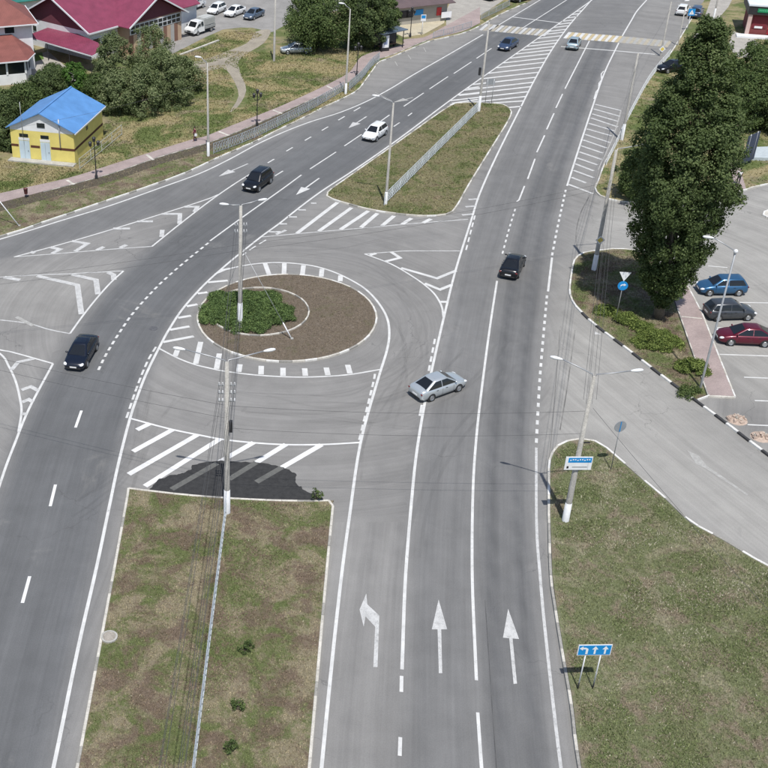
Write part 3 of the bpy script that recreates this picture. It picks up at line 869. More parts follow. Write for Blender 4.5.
# E: poplar island
E_w = [(636, 251.6), (618.7, 249.5), (603, 251), (588, 252.5), (580, 255.5), (574.3, 261), (571.3, 274.5), (569.5, 290), (571, 299), (575.8, 307), (590, 321.5), (607.3, 335), (627.4, 350), (646.7, 365), (658, 373.8), (683.8, 393), (696, 401.7)]
outE = smoothline(GP(E_w), 3) + GP([(707.4, 396.5), (692, 353), (677, 310), (668, 280), (655, 257)])
isE = island('planted_island', inset(outE, 0.1), TURF_A, 'kerbed soil island with the tall poplar and junipers', 'traffic island')
kerb(isE, smoothline(GP(E_w[:10]), 3), [KERB_C, KERB_W])
kerb(isE, smoothline(GP(E_w[9:] + [(726.7, 424.5), (768, 456), (830, 500)]), 3), [KERB_W, KERB_K], w=0.2, step_=1.15)
kerb(isE, GP([(697, 401), (709, 396.6)]), KERB_W, w=0.12)
grass('dry grass and litter under the poplar on the planted island', scatter(inset(outE, 0.3), 12000), ZI, TURF_A_B, 0.03, 0.1, 0.028, 3)
# F: pink paved strip beside the parking bays
outF = GP([(662, 270), (668.5, 283), (677.3, 310), (692.3, 353), (707.8, 396.3), (734, 397.4), (717, 355), (701, 314), (690, 293), (679, 272)])
isF = island('paved_strip', outF, PAVER, 'pink block paved strip beside the parking bays', 'pavement', 0.13)
kerb(isF, GP([(734.6, 398), (717.6, 355), (701.6, 314), (690.6, 293), (680, 272)]), [KERB_W, KERB_C], w=0.13)
kerb(isF, GP([(707.8, 397.2), (734, 398.2)]), KERB_C, w=0.14)
kerb(isF, GP([(677.3, 310), (692.3, 353), (707.6, 396.3)]), [KERB_C, KERB_G], w=0.1, h=0.18)
line_y = [((681, 319), (703.5, 321))]
MB().bar(G(681.5, 316.5, 0.133), G(702, 318.5, 0.133), 0.14, 0.012).build('paving_band', KERB_C, isF)
# H: upper right verge
H_l = [(760, -75), (735, -40), (712, -10), (697, 10), (684, 32), (669, 56), (653, 74), (643, 89), (631.6, 110.5), (623, 127), (617, 141), (604.4, 164.5), (598, 181.7), (595, 189.5), (598.7, 194.8), (606, 198.9), (630, 203), (680, 203), (715, 197), (744, 191), (768, 184.5), (900, 160)]
outH = smoothline(GP(H_l), 3) + GP([(1300, 100), (1300, -75)])
isH = island('grass_verge', inset(outH, 0.1), TURF_V, 'grassy verge with trees along the far right roadside', 'verge')
kerb(isH, smoothline(GP(H_l[3:]), 3), [KERB_W, KERB_C, KERB_C])
# V: left roadside with houses
V_k = [(-200, 294), (0, 237.3), (39, 224.3), (65, 215.6), (101.6, 203), (143, 189), (183, 174.5), (210, 162), (223, 156), (253, 143), (271.6, 133.7), (310, 115), (320, 109.5), (354.5, 93), (366, 80), (374, 69), (379, 62.5), (388, 59.3), (406, 51.6), (429, 42), (441.6, 39), (463, 33.7), (480, 26.5), (500, 15), (525, 4), (545, -8), (600, -45), (640, -75)]
outV = smoothline(GP(V_k), 3) + GP([(-800, -75), (-800, 294)])
isV = island('grass_verge', inset(outV, 0.1), TURF_V, 'dry yellow grassy verge with houses along the left roadside', 'verge')
kerb(isV, smoothline(GP(V_k[:11]), 3), [KERB_W, KERB_W, KERB_W, KERB_G], w=0.18)
kerb(isV, smoothline(GP(V_k[10:25]), 3), [KERB_C, KERB_C, KERB_W, KERB_G], w=0.18)
# sheets laid on the left verge
def sheet(name, px, z, mat, label, cat='pavement', kind='structure', per=0):
    pts = GP(px)
    if per: pts = smoothline(pts, per, True)
    o = MB().prism([Vector((p.x, p.y, 0)) for p in pts], ZI - 0.02, z).build(name, mat)
    return tag(o, label, cat, kind=kind)
up = [(-150, 232), (0, 195), (67, 180), (110, 166.6), (147, 155), (192, 141), (206, 137.5), (231.5, 127), (273, 110.7), (297.4, 100), (327, 86), (348, 74.5), (355, 66), (362, 57.5), (381, 51), (403, 45.5), (404, 40.5), (423, 38.7), (440, 30), (480, 8)]
lo = [(-150, 240), (0, 204), (43, 193), (110, 175), (157, 158.7), (206, 144.4), (241.5, 131), (283, 113), (310, 101), (337, 90), (356, 77), (368, 66), (377, 60.3), (388, 57), (406, 49.8), (429, 40.5), (462, 32.5), (480, 24)]
w1 = smoothline(GP(up), 3); w2 = smoothline(GP(lo), 3)
o = MB().prism([Vector((p.x, p.y, 0)) for p in w1 + w2[::-1]], ZI - 0.02, ZI + 0.07).build('sidewalk', PAVER)
tag(o, 'pink paved sidewalk running along the left roadside', 'sidewalk', kind='structure')
for a, b in (((67, 180), (74, 184.5)), ((146.5, 154.5), (153.5, 160)), ((219, 131.5), (229, 135.5)), ((273, 110), (282, 113.5)), ((327, 86), (336, 90.5))):
    MB().bar(G(*a, ZI + 0.075), G(*b, ZI + 0.075), 0.3, 0.012).build('paving_band', KERB_C, o)
kerb(o, [p + Vector((0.05, -0.1, 0)) for p in w2[6:46]], [KERB_G, KERB_C], w=0.09, h=0.16, z0=ZI - 0.06)
so = w2[:26] + [Vector((p.x + .4, p.y - 2.1, 0)) for p in w2[:26]][::-1]
kl = smoothline(GP(V_k[:12]), 3)
STRIP = w2[:28] + [p + Vector((-.1, .22, 0)) for p in kl][::-1]
o = MB().prism([Vector((p.x, p.y, 0)) for p in STRIP], ZI - 0.02, ZI + 0.010).build('roadside_strip', TURF_A)
tag(o, 'brown dry grass strip between the sidewalk and the left kerb', 'verge', kind='structure')
grass('short brown dry grass along the left kerb below the sidewalk', scatter(STRIP, 9000), ZI, TURF_A_B, 0.04, 0.12, 0.035, 3)
o = MB().prism([Vector((p.x, p.y, 0)) for p in so], ZI - 0.02, ZI + 0.02).build('soil_strip', SOIL_D)
tag(o, 'dark bare soil strip along the lower edge of the sidewalk', 'soil', kind='structure')
YARD = [(172, 55), (190, 46), (204, 38.7), (223, 30.3), (240, 28.4), (252, 28.6), (272, 33), (300, 18), (395, 2), (560, -70), (100, -70), (140, 30)]
TRACK = [(272, 32), (264, 45), (247, 56), (236, 63), (240, 76), (246, 92), (240, 108), (231, 112), (237, 96), (231, 80), (224, 69), (205, 72), (180, 74), (178, 66), (205, 61), (225, 54), (245, 43), (256, 33)]
sheet('yard', YARD, ZI + 0.012, LOTASPH, 'grey asphalt yard where cars are parked beside the magenta house', 'yard')
rt = random.Random(4)
sheet('dirt_track', [(u + rt.uniform(-2.5, 2.5), v + rt.uniform(-1.2, 1.2)) for u, v in TRACK], ZI + 0.016, DUST, 'dusty grey dirt track crossing the dry grass', 'track', per=3)
sheet('plaza', [(395, 20), (394, 34), (404, 38), (424, 35), (444, 24), (446, 14), (420, 14)], ZI + 0.03, BEIGE, 'beige paved forecourt before the brown roofed building')
sheet('plaza', [(446, 12), (446, 26), (470, 22), (484, 14), (505, 0), (560, -40), (470, -40)], ZI + 0.026, PAVER2, 'pale paved lot beside the brown roofed building')
sheet('hedge_bed', [(478, 19), (485, 22), (513, 5), (506, 3)], ZI + 0.05, TURF_B, 'narrow green bed behind a low railing near the far crossing', 'flower bed')
# sheets laid on the right verge
sheet('footpath', [(690, 45), (703, 22), (716, -15), (740, -15), (728, 8), (716, 22), (706, 36), (700, 50)], ZI + 0.012, PAVER2, 'pale paved footpath beside the far crossing', 'footpath')
sheet('footpath', [(733, 32), (752, 38), (762, 48), (768, 60), (735, 58), (728, 46)], ZI + 0.016, PAVER2, 'pale paving in front of the small shop', 'footpath')
sheet('footpath', [(730, 160), (737, 160), (746, 190.5), (733, 193)], ZI + 0.016, PAVER, 'short pink path at the parking lot edge under the walker', 'footpath')
sheet('concrete_pad', [(753.5, 151), (800, 149), (800, 163), (751.5, 161.5)], ZI + 0.35, plain('pad_blue_grey', (0.42, 0.47, 0.49), 0.85, var=0.1), 'low blue grey concrete pad beside the banner', 'pad')
o = island('traffic_island', GP([(762.5, 215), (766, 218), (800, 219), (800, 212), (766, 211)]), KERB_C, 'white kerbed islet tip at the right edge of the parking lot')
kerb(o, GP([(800, 219.6), (766, 218.6), (762, 215), (766, 210.4), (800, 211.4)]), KERB_W)
visV = GP([(-20, 242), (101, 203), (183, 174), (253, 143), (310, 115), (354, 93), (378, 60), (380, 45), (300, 55), (180, 50), (60, 170), (-20, 190)])
grass('dry yellow and green grass on the left roadside verge', scatter(visV, 26000, [w1 + w2[::-1], inset(smoothline(GP(TRACK), 3, True), 1.5), GP(YARD), STRIP]), ZI, TURF_V_B, 0.05, 0.17, 0.05, 3)
grass('dry grass on the far right roadside verge', scatter(GP([(598, 188), (606, 198), (690, 200), (744, 190), (768, 184), (768, 30), (735, 30), (684, 40), (643, 92), (618, 143)]), 10000, [GP([(690, 45), (703, 22), (716, -15), (740, -15), (728, 8), (716, 22), (706, 36), (700, 50)]), GP([(733, 32), (752, 38), (762, 48), (768, 60), (735, 58), (728, 46)]), GP([(730, 160), (737, 160), (746, 190.5), (733, 193)])]), ZI, TURF_V_B, 0.05, 0.17, 0.05, 3)

def mark_material(name, c, amt):
    m, nt, b = nodes_of(name)
    co = wpos(nt)
    b.inputs['Base Color'].default_value = (*c, 1); b.inputs['Roughness'].default_value = 0.9
    tr = N(nt, 'ShaderNodeBsdfTransparent'); mx = N(nt, 'ShaderNodeMixShader')
    f = mth(nt, 'MULTIPLY', step(nt, noise(nt, co, 0.5, 4.0, 0.6), 0.25, 0.75), amt)
    nt.links.new(f, mx.inputs[0]); nt.links.new(tr.outputs[0], mx.inputs[1]); nt.links.new(b.outputs[0], mx.inputs[2])
    nt.links.new(mx.outputs[0], nt.nodes['Material Output'].inputs['Surface'])
    return m
TYREM = mark_material('tyre_mark', (0.06, 0.06, 0.06), 0.10)
SEAM = mark_material('tar_seam', (0.05, 0.05, 0.052), 0.42)
rs = random.Random(3)
def mark(px, w=0.2, mat=TYREM, name='tyre_mark', off=0.0):
    pts = smoothline(GP(px), 6)
    if off: pts = [p + Vector((off, off * 0.3, 0)) for p in pts]
    ribbon(MB(), pts, w, 0.0035 + lift() * 0.2).build(name, mat, road)
for px in ([(405, 560), (420, 500), (450, 440), (490, 395), (505, 370)], [(300, 425), (350, 424), (395, 416), (440, 400), (480, 370), (497, 340)], [(265, 400), (320, 405), (380, 398), (430, 380), (462, 350)],
           [(240, 415), (300, 418), (360, 420), (405, 425), (440, 430)], [(370, 300), (392, 320), (402, 350), (398, 390), (385, 430)], [(395, 290), (415, 320), (420, 350), (412, 385)],
           [(140, 410), (125, 470), (100, 500), (70, 520)], [(150, 392), (128, 450), (110, 480), (75, 500)], [(180, 395), (150, 430), (128, 500), (112, 560)],
           [(270, 250), (330, 246), (380, 240), (440, 232)], [(290, 254), (340, 256), (375, 266), (400, 290)], [(235, 395), (300, 398), (345, 392), (390, 372), (408, 345)],
           [(352, 480), (362, 440), (380, 400), (402, 372), (430, 350)]):
    for k in range(2):
        mark([(u + rs.uniform(-5, 5), v + rs.uniform(-4, 4)) for u, v in px], rs.uniform(0.14, 0.26), off=k * rs.uniform(0.3, 0.9))
mark([(485, 600), (489, 660), (493, 720), (498, 790)], 0.05, SEAM, 'tar_seam')
mark([(560, 330), (556, 380), (552, 430), (548, 470)], 0.06, SEAM, 'tar_seam')
mark([(575, 330), (571, 360), (566, 395), (560, 430)], 0.08, SEAM, 'tar_seam')
mark([(584, 268), (576, 240), (580, 215), (590, 195)], 0.10, SEAM, 'tar_seam')
mark([(560, 68), (590, 69), (625, 72)], 0.10, SEAM, 'tar_seam'); mark([(540, 80), (575, 83), (618, 86)], 0.10, SEAM, 'tar_seam')
mark([(395, 55), (420, 55), (475, 58)], 0.08, SEAM, 'tar_seam')

# broad-leaved weeds growing in patches
WEED = turf_material('weed_leaves', (0.182, 0.202, 0.104), (0.145, 0.182, 0.078), (0.195, 0.200, 0.118), 0.7, 0.3, blade=True)
def patchy(pts, scale, cutoff, seed):
    """keep only the points that fall in irregular patches"""
    r = np.random.default_rng(seed); f = np.zeros(len(pts))
    for k in range(9):
        a = r.uniform(0, 2 * np.pi); w = scale * r.uniform(0.5, 2.4)
        f += np.sin((pts[:, 0] * np.cos(a) + pts[:, 1] * np.sin(a)) * w + r.uniform(0, 6.28)) / 3
    return pts[f > cutoff]
grass('low green weeds growing in patches over the foreground median', patchy(scatter(inset(outA, 0.4), 26000), 0.7, 0.45, 3), ZI, WEED, 0.03, 0.08, 0.03, 3)
w_ = scatter(visD, 50000); w_ = w_[inside(w_, inset(outD, 0.4))]
grass('low green weeds growing in patches over the right foreground verge', patchy(w_, 0.8, 0.25, 5), ZI, WEED, 0.03, 0.10, 0.032, 3, 0.03)
w_ = scatter(GP([(600, 450), (646, 484), (754, 560), (900, 640), (900, 700), (640, 640), (600, 540)]), 9000); w_ = w_[inside(w_, inset(outD, 0.4))]
grass('pale flowering clover sprinkled along the street side of the right verge', patchy(w_, 0.6, 0.0, 9), ZI, WEED, 0.05, 0.12, 0.02, 2, 0.55)

grass('patchy grass before the doors of the yellow building', scatter(GP([(-25, 196), (-25, 150), (10, 163), (75, 170), (80, 174), (67, 179)]), 3500, [w1 + w2[::-1]]), ZI, TURF_V_B, 0.05, 0.15, 0.05, 3)
grass('dry grass between the yard and the dirt track', scatter(GP([(172, 58), (190, 49), (223, 33), (250, 31), (262, 36), (240, 46), (222, 54), (205, 60), (178, 66), (150, 80), (150, 70)]), 3500), ZI, TURF_V_B, 0.05, 0.15, 0.06, 3)
# ------------------------------------------------------------------ object materials
METAL_G = plain('galvanised', (0.42, 0.43, 0.44), 0.5, 0.6, var=0.15, scale=2.0)
POLE_C = plain('pole_concrete', (0.40, 0.385, 0.355), 0.9, var=0.15, scale=1.5, fine=12)
POLE_W = plain('pole_whitewash', (0.74, 0.75, 0.76), 0.8, var=0.1, scale=3.0)
LAMP_W = plain('lamp_shell', (0.70, 0.71, 0.72), 0.45, var=0.06)
BLACK = plain('black_iron', (0.025, 0.025, 0.028), 0.5, var=0.2)
WIRE = plain('wire_sheath', (0.07, 0.07, 0.072), 0.7, var=0.1)
RAIL_L = plain('railing_pale', (0.58, 0.62, 0.64), 0.55, 0.1, var=0.14, scale=1.5)
RAIL = plain('railing_paint', (0.36, 0.39, 0.41), 0.55, 0.1, var=0.14, scale=1.5)
RAIL_W = plain('railing_white', (0.68, 0.69, 0.69), 0.6, var=0.12, scale=1.5)
SIGN_BLUE = plain('sign_blue', (0.012, 0.25, 0.60), 0.4, var=0.06)
SIGN_WHITE = plain('sign_white', (0.78, 0.79, 0.80), 0.45, var=0.05)
SIGN_GREY = plain('sign_back', (0.36, 0.38, 0.40), 0.5, 0.4, var=0.1)
SIGN_YEL = plain('sign_yellow', (0.72, 0.55, 0.12), 0.5, var=0.06)
SIGN_RED = plain('sign_red', (0.55, 0.04, 0.04), 0.5, var=0.06)
BARK = plain('bark', (0.16, 0.135, 0.105), 0.95, var=0.35, scale=4.0, bmp=0.6)

# ------------------------------------------------------------------ plants
def foliage_mesh(name, centers, radii, per, size, up=0.35, aspect=0.6, centre=None, tint_spread=0.2, flat=1.0):
    """leaves: folded diamonds spread round every clump centre"""
    C = np.repeat(np.asarray(centers, float), per, 0)
    R = np.repeat(np.asarray(radii, float), per)
    n = len(C)
    d = RNG.normal(0, 1, (n, 3)); d /= np.linalg.norm(d, axis=1)[:, None]
    r = R * RNG.uniform(0, 1, n) ** 0.45
    pos = C + d * r[:, None] * np.array([1, 1, flat])
    nor = d * 0.7 + RNG.normal(0, 0.55, (n, 3)); nor[:, 2] += up
    if centre is not None:
        o = pos - np.asarray(centre); o /= (np.linalg.norm(o, axis=1)[:, None] + 1e-6); nor += 0.6 * o
    nor /= np.linalg.norm(nor, axis=1)[:, None]
    t = np.cross(nor, RNG.normal(0, 1, (n, 3))); t /= (np.linalg.norm(t, axis=1)[:, None] + 1e-9)
    b = np.cross(nor, t)
    s = size * RNG.uniform(0.6, 1.35, n)
    a1 = pos - t * s[:, None] * 0.5
    a2 = pos + b * (s * aspect * 0.5)[:, None] + nor * (s * 0.12)[:, None]
    a3 = pos + t * s[:, None] * 0.5
    a4 = pos - b * (s * aspect * 0.5)[:, None] + nor * (s * 0.12)[:, None]
    co = np.stack([a1, a2, a3, a4], 1).reshape(-1, 3)
    base = np.repeat(RNG.normal(0.5, 0.13, len(centers)), per)
    tint = np.repeat(np.clip(base + RNG.normal(0, tint_spread, n), 0, 1), 4)
    i = np.arange(n) * 4
    idx = np.stack([i, i + 1, i + 2, i, i + 2, i + 3], 1).ravel()
    return np_mesh(name, co, 3, idx, {'tint': tint})
def limb(mb, a, b, r0, r1, n=6, bend=0.15):
    a, b = Vector(a), Vector(b)
    L = (b - a).length
    pts = [a.lerp(b, t) + Vector((random.uniform(-1, 1), random.uniform(-1, 1), 0)) * L * bend * math.sin(math.pi * t) * 0.5 for t in (0, .25, .5, .75, 1)]
    mb.tube(pts, [r0 + (r1 - r0) * t for t in (0, .25, .5, .75, 1)], n)
LEAF_POP = leaf_material('poplar_leaf', (0.084, 0.120, 0.043), (0.165, 0.208, 0.085), 0.28, 0.6)
LEAF_DK = leaf_material('dark_leaf', (0.076, 0.110, 0.042), (0.155, 0.195, 0.075), 0.24)
LEAF_MID = leaf_material('mid_leaf', (0.080, 0.120, 0.040), (0.165, 0.21, 0.075), 0.24)
LEAF_SIL = leaf_material('silver_leaf', (0.142, 0.182, 0.080), (0.29, 0.32, 0.17), 0.28)
LEAF_BRT = leaf_material('bright_leaf', (0.075, 0.155, 0.030), (0.14, 0.24, 0.06), 0.25)
LEAF_JUN = leaf_material('juniper_leaf', (0.108, 0.170, 0.060), (0.24, 0.33, 0.115), 0.25)
LEAF_JUN2 = leaf_material('juniper_yellow_leaf', (0.135, 0.185, 0.048), (0.31, 0.37, 0.11), 0.22)
def tree(name, label, uv, h, rad, mat, clumps=90, per=110, leaf=0.26, trunk=0.18, low=0.2, group=None, cat='tree', seed=1, z=ZI, squash=1.0, shape='round', off=(0, 0)):
    rs = random.Random(seed)
    base = G(*uv)
    root = thing(name, label, cat, (base.x, base.y, z), 0, group)
    tb = MB()
    limb(tb, (0, 0, -0.1), (off[0] * .5, off[1] * .5, h * 0.62), trunk, trunk * 0.45)
    cs = []; rr = []
    for i in range(clumps):
        while True:
            t = rs.uniform(low, 1.0)
            k = (t - low) / (1 - low)
            if shape == 'round': w = math.sqrt(max(0, 1 - (2 * k - 1) ** 2)) ** 0.8
            elif shape == 'dome': w = math.sqrt(max(0, 1 - k * k))
            else: w = 1.0
            a = rs.uniform(0, 2 * math.pi); q = rs.uniform(0.25, 1) ** 0.5
            x, y = math.cos(a) * q * w * rad, math.sin(a) * q * w * rad * squash
            if w > 0.12: break
        lump = 1.0 + 0.16 * math.sin(3 * a + seed) + 0.1 * math.sin(5 * a + 2 * seed + 6 * k)
        cs.append((x * lump + off[0] * k, y * lump + off[1] * k, h * (t * 0.93) + rs.uniform(-.1, .1)))
        if rs.random() < 0.16:
            f_ = rs.uniform(1.05, 1.22); cs[-1] = (cs[-1][0] * f_, cs[-1][1] * f_, cs[-1][2] * rs.uniform(1.0, 1.16))
            rr.append(rad * rs.uniform(0.09, 0.16))
        else: rr.append(rad * rs.uniform(0.16, 0.30))
        if i % 7 == 0: limb(tb, (off[0] * .3, off[1] * .3, h * max(0.08, low * 0.8) + h * 0.3 * k), cs[-1], trunk * 0.35, trunk * 0.08, 5)
    tb.build('trunk', BARK, root, True)
    from_mesh('crown', foliage_mesh('crown', cs, rr, per, leaf, centre=(0, 0, h * 0.45)), mat, root)
    return root
# the tall poplar
pb = G(658, 319)
poplar = thing('poplar_tree', 'tall dense dark green poplar on the planted island', 'tree', (pb.x, pb.y, ZI))
ph = rise(658, 319, 17)
prof = [(0.05, 0.3), (0.09, 1.1), (0.16, 1.9), (0.24, 2.5), (0.34, 3.1), (0.46, 3.75), (0.58, 4.0), (0.68, 3.7), (0.76, 2.9), (0.84, 2.2), (0.90, 1.65), (0.96, 0.95), (1.0, 0.25)]
def prad(t):
    for (a, ra), (b, rb) in zip(prof, prof[1:]):
        if a <= t <= b: return ra + (rb - ra) * (t - a) / (b - a)
    return 0.1
rs = random.Random(5)
cs = []; rr = []
tb = MB()
limb(tb, (0, 0, -0.15), (-.3, .1, ph * 0.35), 0.45, 0.3, 10, 0.03)
limb(tb, (-.3, .1, ph * 0.35), (-.7, 0.2, ph * 0.9), 0.3, 0.06, 8, 0.03)
for k in range(5):
    a = k * 1.26 + .3
    limb(tb, (math.cos(a) * .2, math.sin(a) * .2, 0.5 + 0.3 * k), (math.cos(a) * 2.2, math.sin(a) * 2.2, ph * 0.45), 0.2, 0.05, 7, 0.06)
i = 0
while len(cs) < 950:
    t = rs.uniform(0.05, 0.985)
    if rs.random() > prad(t) / 4.05 * 0.8 + 0.2: continue
    a = rs.uniform(0, 2 * math.pi); q = rs.uniform(0.15, 1) ** 0.38
    R = prad(t) * (1 + 0.12 * math.sin(4 * a + 9 * t) + 0.10 * math.sin(7 * a - 17 * t))
    cs.append((-0.9 * t + math.cos(a) * q * R * 0.99, math.sin(a) * q * R * 0.99, t * ph))
    rr.append(rs.uniform(0.45, 0.85) * (0.55 + 0.45 * prad(t) / 4.05))
    if len(cs) % 17 == 0:
        limb(tb, (-.3, 0.05, max(0.6, t * ph - 3.2 * q)), cs[-1], 0.08, 0.02, 5, 0.1)
tb.build('trunk', BARK, poplar, True)
from_mesh('crown', foliage_mesh('crown', cs, rr, 165, 0.165, up=0.3, aspect=0.85, centre=(-.4, 0, ph * 0.5), tint_spread=0.12), LEAF_POP, poplar)
SH = [('tangled_shrub', 'silvery green bush at the right end of the tangled thicket', (181, 92), 4.4, 2.9, LEAF_SIL, 3),
      ('tangled_shrub', 'tallest silvery green bush in the middle of the tangled thicket', (163, 104), 6.6, 3.3, LEAF_SIL, 4),
      ('tangled_shrub', 'front silvery bush of the tangled thicket over bare ground', (142, 112), 5.6, 3.3, LEAF_SIL, 5),
      ('tangled_shrub', 'silvery bush of the thicket nearest the blue roof', (119, 112), 5.0, 3.0, LEAF_SIL, 6),
      ('tangled_shrub', 'tall pale bush rising before the windowed facade', (152, 86), 7.6, 3.2, LEAF_SIL, 7),
      ('tangled_shrub', 'tall bush rising in front of the magenta carport eave', (114, 88), 7.0, 2.7, LEAF_SIL, 8),
      ('garden_shrub', 'dark green shrub at the left wall of the yellow building', (4, 148), 3.2, 2.2, LEAF_DK, 9),
      ('garden_shrub', 'dark green shrub at the left picture edge below the white veranda', (3, 122), 3.6, 2.6, LEAF_DK, 10),
      ('garden_shrub', 'dense green shrub between the veranda and the blue roof', (27, 112), 3.4, 2.6, LEAF_MID, 11),
      ('garden_shrub', 'dark green shrub behind the ridge of the blue roof', (52, 100), 3.6, 2.8, LEAF_DK, 12),
      ('garden_shrub', 'bright green young tree below the magenta carport', (76, 98), 4.4, 2.0, LEAF_BRT, 13),
      ('garden_shrub', 'green shrub behind the right end of the blue roof', (98, 104), 3.6, 2.2, LEAF_MID, 14),
      ('garden_shrub', 'dark green shrub in the yard below the carport posts', (55, 86), 2.6, 2.4, LEAF_DK, 16)]
for nm, lb, uv, h, r, mt, sd in SH:
    tree(nm, lb, uv, h, r, mt, 130, 110, 0.21, 0.10, 0.04, cat='shrub', seed=sd, shape='dome')
tree('broadleaf_tree', 'round green tree sheltering the parked silver car', (317, 50), 8.0, 4.9, LEAF_MID, 190, 140, 0.26, 0.25, 0.10, seed=21)
tree('broadleaf_tree', 'dark green tree between the street lamp and the bus shelter', (364, 49), 8.6, 3.5, LEAF_DK, 170, 140, 0.26, 0.25, 0.10, seed=22)
tree('broadleaf_tree', 'low green tree behind the bus shelter roof', (381, 38), 6.0, 2.5, LEAF_MID, 110, 130, 0.25, 0.18, 0.1, seed=23)
tree('broadleaf_tree', 'dark green tree at the right edge behind the poplar', (764, 128), 7.6, 4.2, LEAF_DK, 170, 140, 0.25, 0.25, 0.08, seed=24)
tree('broadleaf_tree', 'green tree between the poplar crown and the small shop', (750, 92), 6.0, 3.4, LEAF_MID, 130, 140, 0.24, 0.2, 0.08, seed=25)
tree('broadleaf_tree', 'bright topped tree touching the right side of the poplar crown', (742, 130), 7.0, 3.0, LEAF_MID, 130, 140, 0.23, 0.2, 0.1, seed=26)
tree('broadleaf_tree', 'small yellowish green tree at the lower left flank of the poplar', (634, 199), 5.2, 2.2, LEAF_MID, 90, 140, 0.21, 0.15, 0.08, seed=27)
# junipers
def juniper(label, uv, rx, ry, h, mat, n, per=60, seed=1, size=0.34, group=None):
    rs = random.Random(seed)
    p = G(*uv)
    root = thing('juniper_shrub', label, 'shrub', (p.x, p.y, ZI), 0, group)
    st = MB(); cs = []; rr = []
    for i in range(n):
        a = rs.uniform(0, 2 * math.pi); q = rs.uniform(0, 1) ** 0.5
        wob = 1 + 0.10 * math.sin(5 * a + seed) + 0.08 * math.sin(9 * a)
        x, y = math.cos(a) * q * rx * wob, math.sin(a) * q * ry * wob
        z = h * (1 - 0.82 * q * q) * rs.uniform(0.55, 1.0)
        cs.append((x, y, z)); rr.append(rs.uniform(0.25, 0.45))
        if i % 5 == 0: limb(st, (x * 0.3, y * 0.3, -0.02), (x, y, z), 0.03, 0.01, 5)
    st.build('stems', BARK, root, True)
    from_mesh('crown', foliage_mesh('crown', cs, rr, per, size, up=0.5, aspect=0.28, flat=0.6, tint_spread=0.26), mat, root)
juniper('wide spreading green juniper bed inside the roundabout', (246, 314), 3.75, 3.4, 1.25, LEAF_JUN, 600, 130, 3, 0.17)
for (uv, rx, ry, h, lb) in (((605, 313.5), 0.95, 0.7, 0.55, 'small juniper nearest the western kerb of the planted island'), ((625, 322.5), 1.0, 0.8, 0.7, 'juniper right beside the round blue sign post'), ((657, 344.5), 1.75, 1.5, 1.0, 'largest yellow green juniper below the poplar trunk'), ((642, 331), 0.85, 0.7, 0.6, 'juniper between the sign post and the largest juniper'), ((691, 371), 1.15, 1.1, 0.75, 'juniper beside the pink strip near the lamp foot')):
    juniper(lb, uv, rx, ry, h, LEAF_JUN2, int(40 * rx * ry) + 16, 90, int(uv[0]), 0.18)
juniper('low grass clump at the foot of the lamp by the paved strip', (689, 394), 0.9, 0.8, 0.35, LEAF_MID, 22, 50, 9, 0.22)
def weed(label, uv, r, h, seed):
    rs = random.Random(seed); p = G(*uv)
    root = thing('weed_plant', label, 'plant', (p.x, p.y, ZI))
    st = MB(); cs = []; rr = []
    for i in range(16):
        a = rs.uniform(0, 6.28); q = rs.uniform(0.2, 1)
        c = (math.cos(a) * q * r, math.sin(a) * q * r, h * rs.uniform(0.4, 1) * (1.1 - 0.5 * q))
        limb(st, (0, 0, -.02), c, 0.014, 0.006, 5)
        cs.append(c); rr.append(0.13)
    st.build('stems', BARK, root, True)
    from_mesh('leaves', foliage_mesh('leaves', cs, rr, 16, 0.14, up=0.5, aspect=0.45), LEAF_MID, root)
weed('bushy weed on the median, farthest of the three plants', (246, 652), 0.42, 0.6, 1)
weed('ragged weed on the median, middle of the three plants', (237, 711), 0.36, 0.6, 2)
weed('ragged weed on the median nearest the picture bottom', (231, 752), 0.34, 0.6, 3)
weed('weed growing at the far right corner of the foreground median', (316, 501), 0.5, 0.9, 4)

